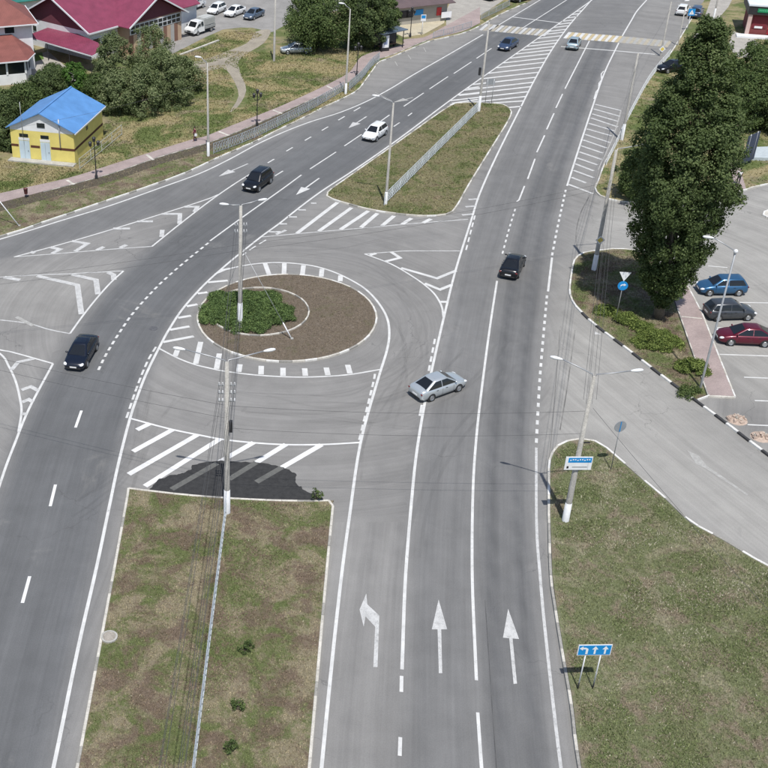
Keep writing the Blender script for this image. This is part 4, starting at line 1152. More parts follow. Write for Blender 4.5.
# ------------------------------------------------------------------ poles, lamps, wires
def ellipse_head(mb, c, d, L=0.75):
    """cobra-head lamp along direction d"""
    d = Vector(d).normalized(); c = Vector(c)
    pts = [c + d * (L * t) for t in (0, .12, .35, .65, .9, 1)]
    mb.tube(pts, [0.035, 0.07, 0.10, 0.115, 0.08, 0.02], 8)
def pole(name, label, uv, vtop, r0=0.17, r1=0.10, mat=POLE_C, white=1.5, arms=(), group=None, z=ZI, cat='street lamp', brackets=0, head_mat=LAMP_W, extra=0.0, lean=(0, 0)):
    p = G(*uv); H = rise(uv[0], uv[1], vtop) + extra
    root = thing(name, label, cat, (p.x, p.y, z), 0, group)
    hz = H - z
    MB().lathe([(r0 * 1.02, -0.1), (r0 + (r1 - r0) * (white / hz if white else 0), max(white, 0.01)), (r1, hz), (0.001, hz + 0.02)], n=12).build('shaft', mat, root, True)
    if white:
        k = white / hz
        MB().lathe([(r0 * 1.03 + .012, -0.1), (r0 + (r1 - r0) * k + 0.012, white), (r0 + (r1 - r0) * k, white + 0.01)], n=12).build('whitewashed_foot', POLE_W, root, True)
    for dx, dy, rise_ in arms:
        e = Vector((dx, dy, 0)); L = e.length; d = e.normalized()
        am = MB()
        pts = [Vector((0, 0, hz - 0.5)), Vector((0, 0, hz + 0.1)) + d * 0.12, Vector((0, 0, hz + rise_ * 0.6)) + d * (L * 0.4), Vector((0, 0, hz + rise_)) + d * (L - 0.6)]
        am.tube(pts, 0.04, 7)
        a = am.build('lamp_arm', METAL_G, root, True)
        hb = MB(); ellipse_head(hb, pts[-1], d + Vector((0, 0, 0.05)), 0.75)
        hb.build('lamp_head', head_mat, a, True)
    for k in range(brackets):
        zz = hz - 1.6 - 0.55 * k
        bm_ = MB(); bm_.bar((-0.5, 0, zz), (0.5, 0, zz), 0.05, 0.06)
        b = bm_.build('crossarm', METAL_G, root)
        for x in (-0.45, -0.25, 0.25, 0.45):
            MB().lathe([(0.03, 0), (0.05, 0.06), (0.03, 0.1), (0.045, 0.15), (0.02, 0.2)], (x, 0, zz + 0.035), 8).build('insulator', SIGN_WHITE, b, True)
    return root, Vector((p.x, p.y, z)), hz
P1, p1, h1 = pole('power_pole', 'white footed concrete pole standing in the roundabout juniper bed', (240, 328), 206, 0.20, 0.12, white=2.2, arms=((-1.5, 0.1, 0.1), (1.9, 0.4, 0.35)), brackets=2, cat='pole')
P2, p2, h2 = pole('power_pole', 'concrete pole with insulators at the head of the foreground median', (227, 514), 362, 0.20, 0.12, white=1.8, arms=((-3.0, 0.7, 0.5), (2.7, 0.7, 0.4)), brackets=3, cat='pole')
MB().box((0.22, -0.12, h2 - 4.4), (0.22, 0.25, 0.75)).build('meter_box', BLACK, P2)
P3, p3, h3 = pole('street_lamp', 'lamp post at the near end of the lattice railing on the olive median', (385.5, 205), 103, 0.15, 0.08, white=1.3, arms=((-1.9, 0.5, 0.55),))
P4, p4, h4 = pole('street_lamp', 'tall lamp post at the far tip of the olive median', (478.5, 112), 22, 0.17, 0.09, white=1.9)
MB().box((-0.45, -0.1, 4.9), (0.25, 0.28, 0.9)).build('signal_box', BLACK, P4)
P5, p5, h5 = pole('street_lamp', 'roadside lamp post at the near end of the left railing', (208.3, 157), 63, 0.15, 0.07, white=1.6, arms=((-1.2, 0.3, 0.55),))
P6, p6, h6 = pole('street_lamp', 'roadside lamp post before the broadleaf trees', (345.5, 95), 9, 0.15, 0.07, white=1.4, arms=((-1.3, 0.3, 0.6),))
P7, p7, h7 = pole('utility_pole', 'plain concrete pole beside the tree and the dirt track', (274, 62), -18, 0.17, 0.11, white=0, cat='pole')
P8, p8, h8 = pole('power_pole', 'leaning grey pole with an information board on the right verge', (565, 522), 376, 0.21, 0.10, white=1.4, arms=((-2.3, 0.9, 0.7), (2.7, 0.2, 0.25)), cat='pole')
P9, p9, h9 = pole('power_pole', 'dark pole with a diamond sign at the poplar shadow', (593.5, 271), 150, 0.20, 0.12, white=1.5, arms=((2.6, 0.3, 0.35),), cat='pole')
P10, p10, h10 = pole('street_lamp', 'slim grey lamp post beside the pink strip and parked cars', (700, 389), 252, 0.09, 0.06, METAL_G, white=0, arms=((-2.1, 0.6, 0.85),))
MB().ball((0, 0, h10 + 0.05), 0.16).build('finial_ball', LAMP_W, P10, True)
Q1, q1, hq1 = pole('street_lamp', 'roadside lamp post at the end of the white railing left of the poplar', (621.5, 141), 53, 0.17, 0.09, white=1.9)
Q2, q2, hq2 = pole('street_lamp', 'far lamp post with a diamond sign by the pedestrian crossing', (660.5, 56), 2, 0.14, 0.08, white=0, arms=((2.4, 0.2, 0.1),))
Q3, q3, hq3 = pole('utility_pole', 'thin strut pole leaning at the far crossing', (677.5, 46), 8, 0.09, 0.07, white=0, cat='pole')
Q4, q4, hq4 = pole('utility_pole', 'white footed pole on the far footpath', (713, 21), -22, 0.14, 0.1, white=1.8, cat='pole')
R1, r1_, hr1 = pole('power_pole', 'pole just beyond the left picture edge holding the guy wire', (-42, 221), 128, 0.18, 0.11, white=1.4, brackets=1, cat='pole')
def far_pole(pos, h, label):
    root = thing('power_pole', label, 'pole', (pos[0], pos[1], 0))
    MB().lathe([(0.2, -0.1), (0.12, h), (0.001, h + .02)], n=12).build('shaft', POLE_C, root, True)
    MB().bar((-0.8, 0, h - 0.8), (0.8, 0, h - 0.8), 0.07, 0.07).build('crossarm', METAL_G, root)
    return Vector((pos[0], pos[1], 0)), h
dirm = (G(196, 760) - G(226, 515)).normalized()
nA, hA = far_pole(tuple((G(226, 515) + dirm * 37)[:2]), 10.5, 'next pole of the median line nearer than the picture shows')
nB, hB = far_pole((27.5, 22.0), 11, 'next pole of the right verge line nearer than the picture shows')
nC, hC = far_pole((-33, 74), 10, 'pole of the side street line beyond the left picture edge')
def wire(a, b, sag, label, group, r=0.010):
    a, b = Vector(a), Vector(b)
    n = 18
    pts = [a.lerp(b, i / n) - Vector((0, 0, sag * 4 * (i / n) * (1 - i / n))) for i in range(n + 1)]
    mid = a
    mb = MB(); mb.tube(pts, r, 5)
    tag(mb.build('overhead_wire', WIRE, None, True), label, 'wire', group)
def att(p, h, x=0.0, dz=-1.0, y=0.0):
    return Vector((p.x + x, p.y + y, p.z + h + dz))
for i, (x, dz) in enumerate(((-0.45, -1.4), (-0.25, -1.4), (0.25, -1.4), (0.45, -1.4), (-0.45, -1.95), (0.45, -1.95), (0.25, -2.5))):
    wire(att(p1, h1, x, dz), att(p2, h2, x, dz), 0.25, 'dark wire of the bundle from the roundabout pole to the median pole', 'wires between the roundabout pole and the median pole')
    wire(att(p2, h2, x, dz), att(nA, hA, x * 1.1, -0.7 + 0.5 * (dz + 1.4)), 0.5, 'dark wire of the bundle running above the foreground median', 'wires above the foreground median', 0.011)
for dz, y in ((-3.2, 0), (-3.7, 0.1)):
    wire(att(p1, h1, 0, dz), att(nC, hC, 0, dz - 0.9, 0), 0.4, ('upper' if dz > -3.5 else 'lower') + ' dark wire from the roundabout pole to the left picture edge', 'wires from the roundabout pole to the left')
    wire(att(p1, h1, 0, dz), att(p9, h9, 0, dz + 0.4), 0.5, ('upper' if dz > -3.5 else 'lower') + ' dark wire from the roundabout pole to the diamond sign pole', 'wires from the roundabout pole to the right')
for dz in (-3.0, -4.6):
    wire(att(p2, h2, 0, dz), att(p8, h8, 0, dz + 0.6), 0.35, ('upper' if dz > -3.5 else 'lower') + ' dark wire from the median pole to the information board pole', 'wires from the median pole to the right')
for dz in (-3.0, -3.9):
    wire(att(p2, h2, 0, dz), Vector((-24, 66, 11.2 + dz)), 0.3, ('upper' if dz > -3.5 else 'lower') + ' dark wire from the median pole towards the left picture edge', 'wires from the median pole to the left')
for x, dz in ((-0.35, -1.0), (-0.15, -1.3), (0.2, -1.3), (0.4, -1.0), (0.0, -2.0)):
    wire(att(p8, h8, x, dz - .6), att(p9, h9, x, dz - .6), 0.4, 'dark wire between the board pole and the diamond sign pole', 'wires along the right roadside')
    wire(att(p9, h9, x, dz - .6), att(q1, hq1, x * .6, dz), 0.3, 'dark wire between the diamond sign pole and the next lamp', 'wires along the far right roadside')
wire(att(p8, h8, 0.3, -2.2), att(nB, hB, 0.0, -1.0), 0.5, 'single dark wire above the right foreground verge', None)
wire(att(q1, hq1, 0, -1.0), att(q2, hq2, 0, -1.0), 0.5, 'dark wire from the railing end lamp to the far crossing lamp', None)
wire(att(r1_, hr1, 0, -1.0), att(p5, h5, 0, -2.0), 0.6, 'dark wire along the left roadside to the railing lamp', None)
# guy wires with white sleeves
def guy(label, top, foot, sleeve=0.28):
    top, foot = Vector(top), Vector(foot)
    root = thing('guy_wire', label, 'wire', foot)
    MB().tube([Vector((0, 0, 0)), top - foot], 0.02, 6).build('cable', METAL_G, root, True)
    MB().tube([Vector((0, 0, -0.05)), (top - foot) * sleeve], 0.05, 8).build('sleeve', POLE_W, root, True)
    MB().box((0, 0, 0.03), (0.22, 0.22, 0.12)).build('anchor', CONC, root)
guy('guy wire slanting from the roundabout pole to the right', att(p1, h1, 0.05, -3.4), G(292, 339, ZI), 0.18)
guy('dark guy wire slanting down into the juniper bed', att(p1, h1, -0.05, -4.2), G(219, 310, ZI), 0.02)
guy('white sleeved guy wire in the roadside grass at the left edge', att(r1_, hr1, 0, -0.6), G(19.5, 226, ZI), 0.45)
# black ornamental lamps along the sidewalk
def park_lamp(label, uv, vtop):
    p = G(*uv); h = rise(uv[0], uv[1], vtop) - ZI
    root = thing('park_lamp', label, 'lamp', (p.x, p.y, ZI), 0.35, 'black ornamental lamps along the sidewalk')
    MB().lathe([(0.17, -0.05), (0.17, 0.35), (0.09, 0.5), (0.06, 0.9), (0.05, h * 0.9), (0.075, h * 0.92), (0.03, h)], n=10).build('post', BLACK, root, True)
    for s in (-1, 1):
        MB().tube([(0, 0, h * 0.78), (s * 0.3, 0, h * 0.80), (s * 0.42, 0, h * 0.86)], 0.03, 6).build('arm', BLACK, root, True)
        l = MB().lathe([(0.02, 0.0), (0.15, 0.08), (0.18, 0.42), (0.22, 0.45), (0.02, 0.62)], (s * 0.42, 0, h * 0.86), 8).build('lantern', BLACK, root, False)
    l = MB().lathe([(0.02, 0.0), (0.15, 0.08), (0.18, 0.42), (0.22, 0.45), (0.02, 0.62)], (0, 0, h * 0.97), 8).build('lantern', BLACK, root, False)
park_lamp('black three headed lamp in front of the yellow building', (96.5, 180), 141)
park_lamp('black three headed lamp halfway along the left railing', (257, 127), 93)
park_lamp('black lamp beside the far end of the left railing', (356.5, 77.5), 46)
park_lamp('black lamp beside the bus shelter and forecourt', (410, 38), 10)
# litter bin and stub
p = G(26.5, 199)
bn = thing('litter_bin', 'dark red litter bin on a post beside the sidewalk', 'bin', (p.x, p.y, ZI))
MB().bar((0, 0, -0.05), (0, 0, 0.55), 0.06, 0.06).build('post', BLACK, bn)
MB().lathe([(0.17, 0.45), (0.22, 1.0), (0.235, 1.02), (0.19, 1.02), (0.15, 0.5), (0.001, 0.5)], n=12).build('bucket', plain('bin_red', (0.10, 0.03, 0.03), 0.6), bn, True)

# ------------------------------------------------------------------ railings
FP = {}
def lattice_mesh(L, H, key):
    k = (key, round(L, 2))
    if k in FP: return FP[k]
    mb = MB()
    t = 0.045
    mb.bar((0.04, 0, H), (L - 0.04, 0, H), t, t); mb.bar((0.04, 0, 0.14), (L - 0.04, 0, 0.14), t, t)
    if key == 'lattice':
        n = 5; s = (L - 0.1) / n
        for i in range(n):
            x = 0.05 + i * s
            mb.bar((x, 0, 0.16), (x + s, 0, H - 0.02), 0.04, 0.04); mb.bar((x + s, 0, 0.16), (x, 0, H - 0.02), 0.04, 0.04)
            mb.tube([(x + s / 2 + 0.15 * math.cos(a), 0, H * 0.57 + 0.2 * math.sin(a)) for a in np.linspace(0, 2 * math.pi, 9)], 0.026, 5, False)
    elif key == 'wire':
        mb.bar((0.04, 0, H * .55), (L - 0.04, 0, H * .55), .025, .025)
    else:
        n = 9
        for i in range(n):
            x = 0.08 + i * (L - 0.16) / (n - 1)
            mb.bar((x, 0, 0.16), (x, 0, H - 0.02), 0.035, 0.035)
    FP[k] = mb.mesh('fence_panel')
    return FP[k]
def railing(label, pts, H=1.2, key='lattice', mat=RAIL, z=ZI, L=2.4, post_mat=None):
    pts = resample(pts, L)
    root = thing('metal_railing', label, 'railing', (pts[0].x, pts[0].y, z))
    o0 = Vector((pts[0].x, pts[0].y, 0))
    pm = FP.setdefault('post%.2f' % H, MB().box((0, 0, H / 2), (0.07, 0.07, H + 0.1)).mesh('post'))
    for i, a in enumerate(pts):
        from_mesh('post', pm, post_mat or mat, root, Vector((a.x, a.y, 0)) - o0)
        if i + 1 < len(pts):
            d = pts[i + 1] - a
            o = from_mesh('fence_panel', lattice_mesh(L, H, key), mat, root, Vector((a.x, a.y, 0)) - o0, (0, 0, math.atan2(d.y, d.x)))
            o.scale = (d.length / L, 1, 1)
railing('grey lattice railing along the left roadside sidewalk', smoothline(GP([(213.6, 155), (242, 144.5), (271.6, 131), (310, 111.5), (343, 92.5)]), 4))
railing('grey lattice railing curving before the broadleaf trees', smoothline(GP([(349, 91.5), (362, 80), (371, 68.5), (379, 62)]), 4))
railing('pale lattice railing running diagonally along the olive median', GP([(384, 206.5), (430, 160), (477, 113)]), mat=RAIL_L)
railing('pale railing seen edge on along the foreground median', GP([(226, 517), (211, 637), (196, 760), (184, 860)]), mat=RAIL_L)
railing('low grey railing beside the far bus stop', GP([(433, 39.5), (452, 34.5), (471, 28.5)]), 0.95, 'bars')
railing('low railing round the green bed near the far crossing', GP([(481, 20.5), (495, 14), (509, 7)]), 0.9, 'bars', RAIL)
railing('white barred railing along the far right kerb', smoothline(GP([(606, 166), (618, 142.5), (624, 128), (632.5, 111.5), (644, 90), (654, 75), (669, 57.5)]), 3), 1.0, 'bars', RAIL_W)
railing('thin pale fence along the right side of the yellow building', GP([(80, 170.5), (98, 156), (122, 136)]), 1.2, 'wire', plain('fence_pale', (0.42, 0.43, 0.38), 0.8), L=3.0)

# ------------------------------------------------------------------ signs
def face_cam(p, tilt=0.0):
    """heading of a sign plate that faces oncoming traffic"""
    return tilt
def sign_post(name, label, uv, vtop, r=0.035, mat=METAL_G, rz=0.0, cat='road sign', z=ZI):
    p = G(*uv); h = rise(uv[0], uv[1], vtop) - z
    root = thing(name, label, cat, (p.x, p.y, z), rz)
    MB().tube([(0, 0, -0.1), (0, 0, h)], r, 8).build('post', mat, root, True)
    return root, h
def disc(mb, c, r, t=0.03, n=24, y=0.0):
    prof = [(0.001, -t), (r, -t), (r, 0), (0.001, 0)]
    return mb.lathe(prof, (c[0], c[1], c[2]), n, 'y')
# lane direction sign on two posts
p = G(585, 690.5)
ls = thing('lane_sign', 'blue lane direction sign with three white arrows on two posts', 'road sign', (p.x, p.y, ZI), 0.02)
hs = rise(585, 690.5, 655) - ZI
for s in (-0.39, 0.39):
    MB().tube([(s, 0.03, -0.1), (s, 0.03, hs + 0.62)], 0.035, 8).build('post', POLE_W, ls, True)
    MB().tube([(s, 0.03, -0.1), (s, 0.03, 0.45)], 0.04, 8).build('post_foot', BLACK, ls, True)
MB().box((0, 0, hs + 0.36), (1.72, 0.03, 0.72)).build('board', SIGN_WHITE, ls)
MB().box((0, -0.018, hs + 0.36), (1.64, 0.012, 0.64)).build('blue_face', SIGN_BLUE, ls)
def flat_arrow(par, x, z, s, left=False, y=-0.028):
    if left: q = [(.16, -.24), (.16, .10), (.04, .18), (-.10, .18), (-.10, .27), (-.27, .13), (-.10, 0), (-.10, .08), (.02, .08), (.05, .06), (.05, -.24)]
    else: q = [(-.045, -.24), (-.045, .06), (-.15, .06), (0, .27), (.15, .06), (.045, .06), (.045, -.24)]
    vs = [(x + a * s, y, z + b * s) for a, b in q]; n = len(vs)
    vs += [(v[0], v[1] + 0.006, v[2]) for v in vs]
    MB().add(vs, [tuple(range(n)), tuple(range(2 * n - 1, n - 1, -1))] + [(i, n + i, n + (i + 1) % n, (i + 1) % n) for i in range(n)]).build('arrow', SIGN_WHITE, par)
flat_arrow(ls, -0.5, hs + 0.35, 1.05, True); flat_arrow(ls, 0.02, hs + 0.35, 1.05); flat_arrow(ls, 0.54, hs + 0.35, 1.05)
# give way + mandatory direction at the poplar island
gw, h = sign_post('give_way_sign', 'white triangle above a round blue arrow sign on the planted island', (615, 323), 272, mat=METAL_G, rz=-0.15)
vs = [(-0.46, -0.05, h), (0.46, -0.05, h), (0, -0.05, h - 0.8)]
MB().add(vs + [(a, b + 0.02, c) for a, b, c in vs], [(0, 2, 1), (3, 4, 5), (0, 1, 4, 3), (1, 2, 5, 4), (2, 0, 3, 5)]).build('triangle_plate', SIGN_WHITE, gw)
vs = [(-0.33, -0.058, h - .07), (0.33, -0.058, h - .07), (0, -0.058, h - 0.64)]
disc(MB(), (0, -0.04, h - 1.2), 0.40).build('blue_disc', SIGN_BLUE, gw)
cv = [(-0.2, -0.18), (-0.17, 0.0), (-0.05, 0.1), (0.08, 0.1)]
b_ = MB()
for (x0, z0), (x1, z1) in zip(cv, cv[1:]): b_.bar((x0, -0.078, h - 1.2 + z0), (x1, -0.078, h - 1.2 + z1), 0.008, 0.09)
b_.add([(0.06, -0.082, h - 1.2 + .22), (0.06, -0.082, h - 1.2 - .02), (0.26, -0.082, h - 1.2 + .1)], [(0, 1, 2)])
b_.build('arrow', SIGN_WHITE, gw)
# round sign seen from behind on the right verge
rb, h = sign_post('round_sign', 'round grey backed sign on a thin post beside the right street', (610.5, 470.7), 421, 0.03, METAL_G, rz=0.2)
disc(MB(), (0, 0.0, h - 0.42), 0.42).build('plate', SIGN_GREY, rb, False)
MB().bar((0, -0.045, h - 0.8), (0, -0.045, h - 0.05), 0.06, 0.02).build('clamp_strip', SIGN_BLUE, rb)
# information board on the right pole
zb = rise(565, 522, 466) - ZI
ib = MB().box((0, -0.27, zb + 0.4), (1.62, 0.04, 0.95)).build('board', SIGN_WHITE, P8)
MB().box((0.06, -0.296, zb + 0.64), (1.40, 0.012, 0.34)).build('blue_panel', SIGN_BLUE, ib)
for k in range(9):
    MB().box((-0.5 + k * 0.14, -0.306, zb + 0.66 + (0.02 if k % 3 else -0.02)), (0.08, 0.008, 0.08)).build('lettering', SIGN_WHITE, ib)
MB().box((0.1, -0.296, zb + 0.14), (0.9, 0.010, 0.05)).build('lettering', METAL_G, ib)
MB().box((-0.62, -0.296, zb + 0.12), (0.12, 0.010, 0.16)).build('pictogram', BLACK, ib)
MB().bar((0, 0, h8 * 0.56), (0.55, 0, h8 * 0.56), 0.06, 0.06).build('bracket', BLACK, P8)
# diamond priority signs
def diamond(par, z, s=0.42, y=-0.24):
    q = [(0, -s), (s, 0), (0, s), (-s, 0)]
    MB().add([(x, y, z + k) for x, k in q] + [(x, y + .02, z + k) for x, k in q], [(0, 1, 2, 3), (7, 6, 5, 4)] + [(i, 4 + i, 4 + (i + 1) % 4, (i + 1) % 4) for i in range(4)]).build('diamond_plate', SIGN_WHITE, par)
    s *= 0.66
    q = [(0, -s), (s, 0), (0, s), (-s, 0)]
    MB().add([(x, y - .006, z + k) for x, k in q], [(0, 1, 2, 3)]).build('yellow_field', SIGN_YEL, par)
diamond(P9, rise(593.5, 271, 239) - ZI)
diamond(Q2, 0.9, 0.46, -0.2)
# keep-right board at the far tip of the median
p = G(487.5, 106)
kr = thing('warning_board', 'small grey board on two posts behind the far median lamp', 'road sign', (p.x, p.y, ZI), 0.1)
hk = rise(487.5, 106, 79) - ZI
for s in (-0.35, 0.45): MB().tube([(s, 0, -0.1), (s, 0, hk)], 0.035, 8).build('post', METAL_G, kr, True)
MB().box((0.05, 0.05, hk - 0.35), (1.1, 0.03, 0.7)).build('board', SIGN_GREY, kr)
# crossing sign
cs_, h = sign_post('crossing_sign', 'square blue pedestrian crossing sign at the far right kerb', (687, 31), 9, 0.05, POLE_W)
MB().box((0.1, -0.06, h - 0.45), (1.0, 0.03, 1.0)).build('board', SIGN_BLUE, cs_)
MB().add([(0.1 - .38, -0.08, h - .78), (0.1 + .38, -0.08, h - .78), (0.1, -0.08, h - .1)], [(0, 1, 2)]).build('white_triangle', SIGN_WHITE, cs_)
MB().bar((0.1, -0.088, h - .68), (0.1, -0.088, h - .4), 0.01, 0.12).build('walking_figure', BLACK, cs_)
# bus stop sign
bs_, h = sign_post('bus_stop_sign', 'white and blue bus stop sign on a white post', (421.5, 36), 15, 0.05, POLE_W)
MB().box((0.05, -0.06, h - 0.4), (0.75, 0.03, 0.95)).build('board', SIGN_WHITE, bs_)
MB().box((0.05, -0.08, h - 0.25), (0.6, 0.012, 0.45)).build('blue_panel', SIGN_BLUE, bs_)
# ------------------------------------------------------------------ vehicles
def car_paint(name, c, metal=0.0, rough=0.32):
    m, nt, b = nodes_of(name)
    co = opos(nt)
    dirt = noise(nt, co, 2.2, 5.0, 0.65)
    col = mix(nt, mth(nt, 'MULTIPLY', step(nt, dirt, 0.5, 0.8), 0.03 if max(c) < 0.05 else 0.14), c, (0.25, 0.23, 0.20))
    nt.links.new(col, b.inputs['Base Color'])
    b.inputs['Metallic'].default_value = metal
    b.inputs['Roughness'].default_value = rough
    b.inputs['Coat Weight'].default_value = 0.35
    b.inputs['Coat Roughness'].default_value = 0.08
    return m
GLASS = plain('car_glass', (0.012, 0.014, 0.017), 0.08, var=0.1, spec=0.6, world_co=False)
TYRE = plain('tyre_rubber', (0.022, 0.022, 0.022), 0.85, var=0.2, world_co=False)
RIM = plain('alloy_rim', (0.50, 0.51, 0.52), 0.35, 0.8, var=0.1, world_co=False)
TRIM = plain('black_trim', (0.025, 0.025, 0.026), 0.6, var=0.15, world_co=False)
HEADL = plain('headlight_glass', (0.72, 0.74, 0.76), 0.12, var=0.04, coat=1.0, world_co=False)
TAILL = plain('taillight_glass', (0.16, 0.010, 0.010), 0.15, var=0.04, coat=1.0, world_co=False)
PLATE = plain('number_plate', (0.75, 0.75, 0.74), 0.5, var=0.03, world_co=False)
KIND = {
    # stations: x, half width, deck height, underside; glass house: xa windscreen foot, xb roof front, xc roof rear, xd rear glass foot
    'sedan': dict(st=[(-2.20, .62, .74, .38), (-2.15, .74, .88, .28), (-2.0, .82, .985, .24), (-1.7, .85, 1.0, .22), (-1.2, .86, .97, .2), (-.5, .865, .95, .2), (.4, .865, .935, .2), (1.0, .86, .92, .2), (1.4, .85, .87, .2), (1.75, .82, .80, .21), (2.0, .76, .72, .24), (2.13, .68, .64, .27), (2.2, .54, .56, .32)],
                  xa=1.22, xb=.30, xc=-.88, xd=-1.88, roof=1.47, wr=.56, wb=.78, wbase=2.58, r=.31, belt=.935, xB=-.28),
    'hatch': dict(st=[(-1.98, .66, .80, .38), (-1.94, .76, .95, .28), (-1.8, .83, 1.02, .24), (-1.3, .85, .99, .2), (-.5, .855, .96, .2), (.3, .855, .945, .2), (.95, .85, .925, .2), (1.3, .84, .87, .2), (1.62, .80, .79, .21), (1.85, .74, .70, .24), (1.97, .64, .62, .28), (2.02, .52, .54, .33)],
                  xa=1.08, xb=.30, xc=-1.55, xd=-1.93, roof=1.50, wr=.58, wb=.765, wbase=2.48, r=.31, belt=.95, xB=-.25),
    'suv': dict(st=[(-2.12, .70, .92, .46), (-2.08, .79, 1.06, .36), (-1.95, .85, 1.12, .32), (-1.3, .875, 1.10, .3), (-.5, .88, 1.07, .3), (.35, .88, 1.05, .3), (1.0, .875, 1.03, .3), (1.4, .87, 1.0, .3), (1.75, .84, .95, .31), (1.98, .79, .86, .33), (2.1, .70, .76, .36), (2.15, .58, .66, .4)],
                xa=1.12, xb=.45, xc=-1.72, xd=-2.05, roof=1.70, wr=.62, wb=.79, wbase=2.60, r=.35, belt=1.055, xB=-.28),
}
CARM = {}
def car_meshes(kind):
    if kind in CARM: return CARM[kind]
    K = KIND[kind]; out = {}
    mb = MB(); rings = []
    for x, w, zt_, zb_ in K['st']:
        half = [(w * .78, zb_), (w * .95, zb_ + .05), (w * 1.0, zb_ + (zt_ - zb_) * .30), (w * 1.005, zb_ + (zt_ - zb_) * .55), (w * .985, zb_ + (zt_ - zb_) * .78), (w * .92, zt_ - .045), (w * .82, zt_ - .005), (w * .45, zt_ + .02), (0, zt_ + .028)]
        rings.append([(x, -y, z) for y, z in half] + [(x, y, z) for y, z in half[-2::-1]])
    n = len(rings[0]); vs = [p for r in rings for p in r]; fs = []
    for i in range(len(rings) - 1):
        for k in range(n):
            k2 = (k + 1) % n
            fs.append((i * n + k, i * n + k2, (i + 1) * n + k2, (i + 1) * n + k)[::-1])
    fs.append(tuple(range(n))); fs.append(tuple((len(rings) - 1) * n + k for k in range(n))[::-1])
    mb.add(vs, fs)
    out['body'] = mb.mesh('body', True)
    # cabin: chamfered frustum with a crowned roof
    def X(t, f):
        return (K['xa'] + (K['xb'] - K['xa']) * t) if f else (K['xd'] + (K['xc'] - K['xd']) * t)
    def Wd(t): return K['wb'] + (K['wr'] - K['wb']) * t ** 1.15
    z0, z1 = K['belt'] - .03, K['roof'] - .05
    def Zt(t): return z0 + (z1 - z0) * t
    c = .085
    def ring(t, z=None, s=1.0):
        xf, xr, w = X(t, 1), X(t, 0), Wd(t)
        xm = (xf + xr) / 2
        q = [(xf, -(w - c * 1.5)), (xf, (w - c * 1.5)), (xf - c, w), (xr + c, w), (xr, w - c * 1.5), (xr, -(w - c * 1.5)), (xr + c, -w), (xf - c, -w)]
        return [(xm + (x - xm) * s, y * s, Zt(t) if z is None else z) for x, y in q]
    rg = [ring(0), ring(.35), ring(.7), ring(1.0), ring(1.0, z1 + .03, .94), ring(1.0, z1 + .05, .6)]
    mb = MB(); fs = []
    for i in range(len(rg) - 1):
        for k in range(8):
            k2 = (k + 1) % 8
            fs.append((i * 8 + k, i * 8 + k2, (i + 1) * 8 + k2, (i + 1) * 8 + k))
    fs.append(tuple((len(rg) - 1) * 8 + k for k in range(8)))
    mb.add([p for r in rg for p in r], fs)
    out['cabin'] = mb.mesh('cabin', True)
    e = .008
    def pane_front(f):
        mb = MB(); vs = []; T = [.07, .35, .65, .94]
        for t in T:
            y = (Wd(t) - c * 1.5) * .97
            for k in (-1, 0, 1):
                vs.append((X(t, f) + (e * 1.6 if f else -e * 1.6), y * k, Zt(t) + e))
        fs = []
        for i in range(3):
            for k in range(2):
                q = (i * 3 + k, i * 3 + k + 1, (i + 1) * 3 + k + 1, (i + 1) * 3 + k)
                fs.append(q if f else q[::-1])
        return mb.add(vs, fs).mesh('glass')
    out['windscreen'] = pane_front(1); out['rear_window'] = pane_front(0)
    def pane_side(s, front):
        mb = MB(); vs = []
        for t in (.07, .5, .92):
            y = s * (Wd(t) + e)
            if front: xs = (K['xB'] + .025, X(t, 1) - c - .03)
            else: xs = (X(t, 0) + c + .05, K['xB'] - .025)
            vs += [(xs[0], y, Zt(t)), (xs[1], y, Zt(t))]
        q = [(0, 1, 3, 2), (2, 3, 5, 4)]
        return mb.add(vs, q if s < 0 else [a[::-1] for a in q]).mesh('glass')
    for s in (-1, 1):
        for fr in (0, 1): out['side%d%d' % (s, fr)] = pane_side(s, fr)
    xf, wf, zf = K['st'][-2][0], K['st'][-2][1], K['st'][-2][2]
    out['headlight'] = MB().ball((0, 0, 0), (.20, .17, .085), 10, 6).mesh('headlight', True)
    out['taillight'] = MB().ball((0, 0, 0), (.06, .19, .08), 10, 6).mesh('taillight', True)
    out['grille'] = MB().box((0, 0, 0), (.06, .72, .10)).mesh('grille')
    out['bumper'] = MB().box((0, 0, 0), (.10, 1.15, .12)).mesh('bumper')
    out['plate'] = MB().box((0, 0, 0), (.02, .52, .11)).mesh('number_plate')
    r = K['r']
    out['tyre'] = MB().lathe([(r * .62, -.10), (r * .93, -.10), (r, -.065), (r, .065), (r * .93, .10), (r * .62, .10), (.001, .08)], n=20, axis='y').mesh('tyre', True)
    rm = MB().lathe([(r * .66, 0), (r * .62, .012), (r * .5, -.01), (.07, .008), (.001, .012)], n=20, axis='y')
    out['rim'] = rm.mesh('rim')
    out['arch'] = MB().lathe([(r * 1.13, -.2), (r * 1.13, 0), (.001, 0.0)], n=20, axis='y').mesh('wheel_arch')
    out['mirror'] = MB().ball((0, 0, 0), (.07, .11, .075), 8, 6).mesh('mirror', True)
    out['handle'] = MB().box((0, 0, 0), (.18, .02, .03)).mesh('door_handle')
    out['seam'] = MB().box((0, 0, 0), (.012, .006, .52)).mesh('door_gap')
    CARM[kind] = out
    return out
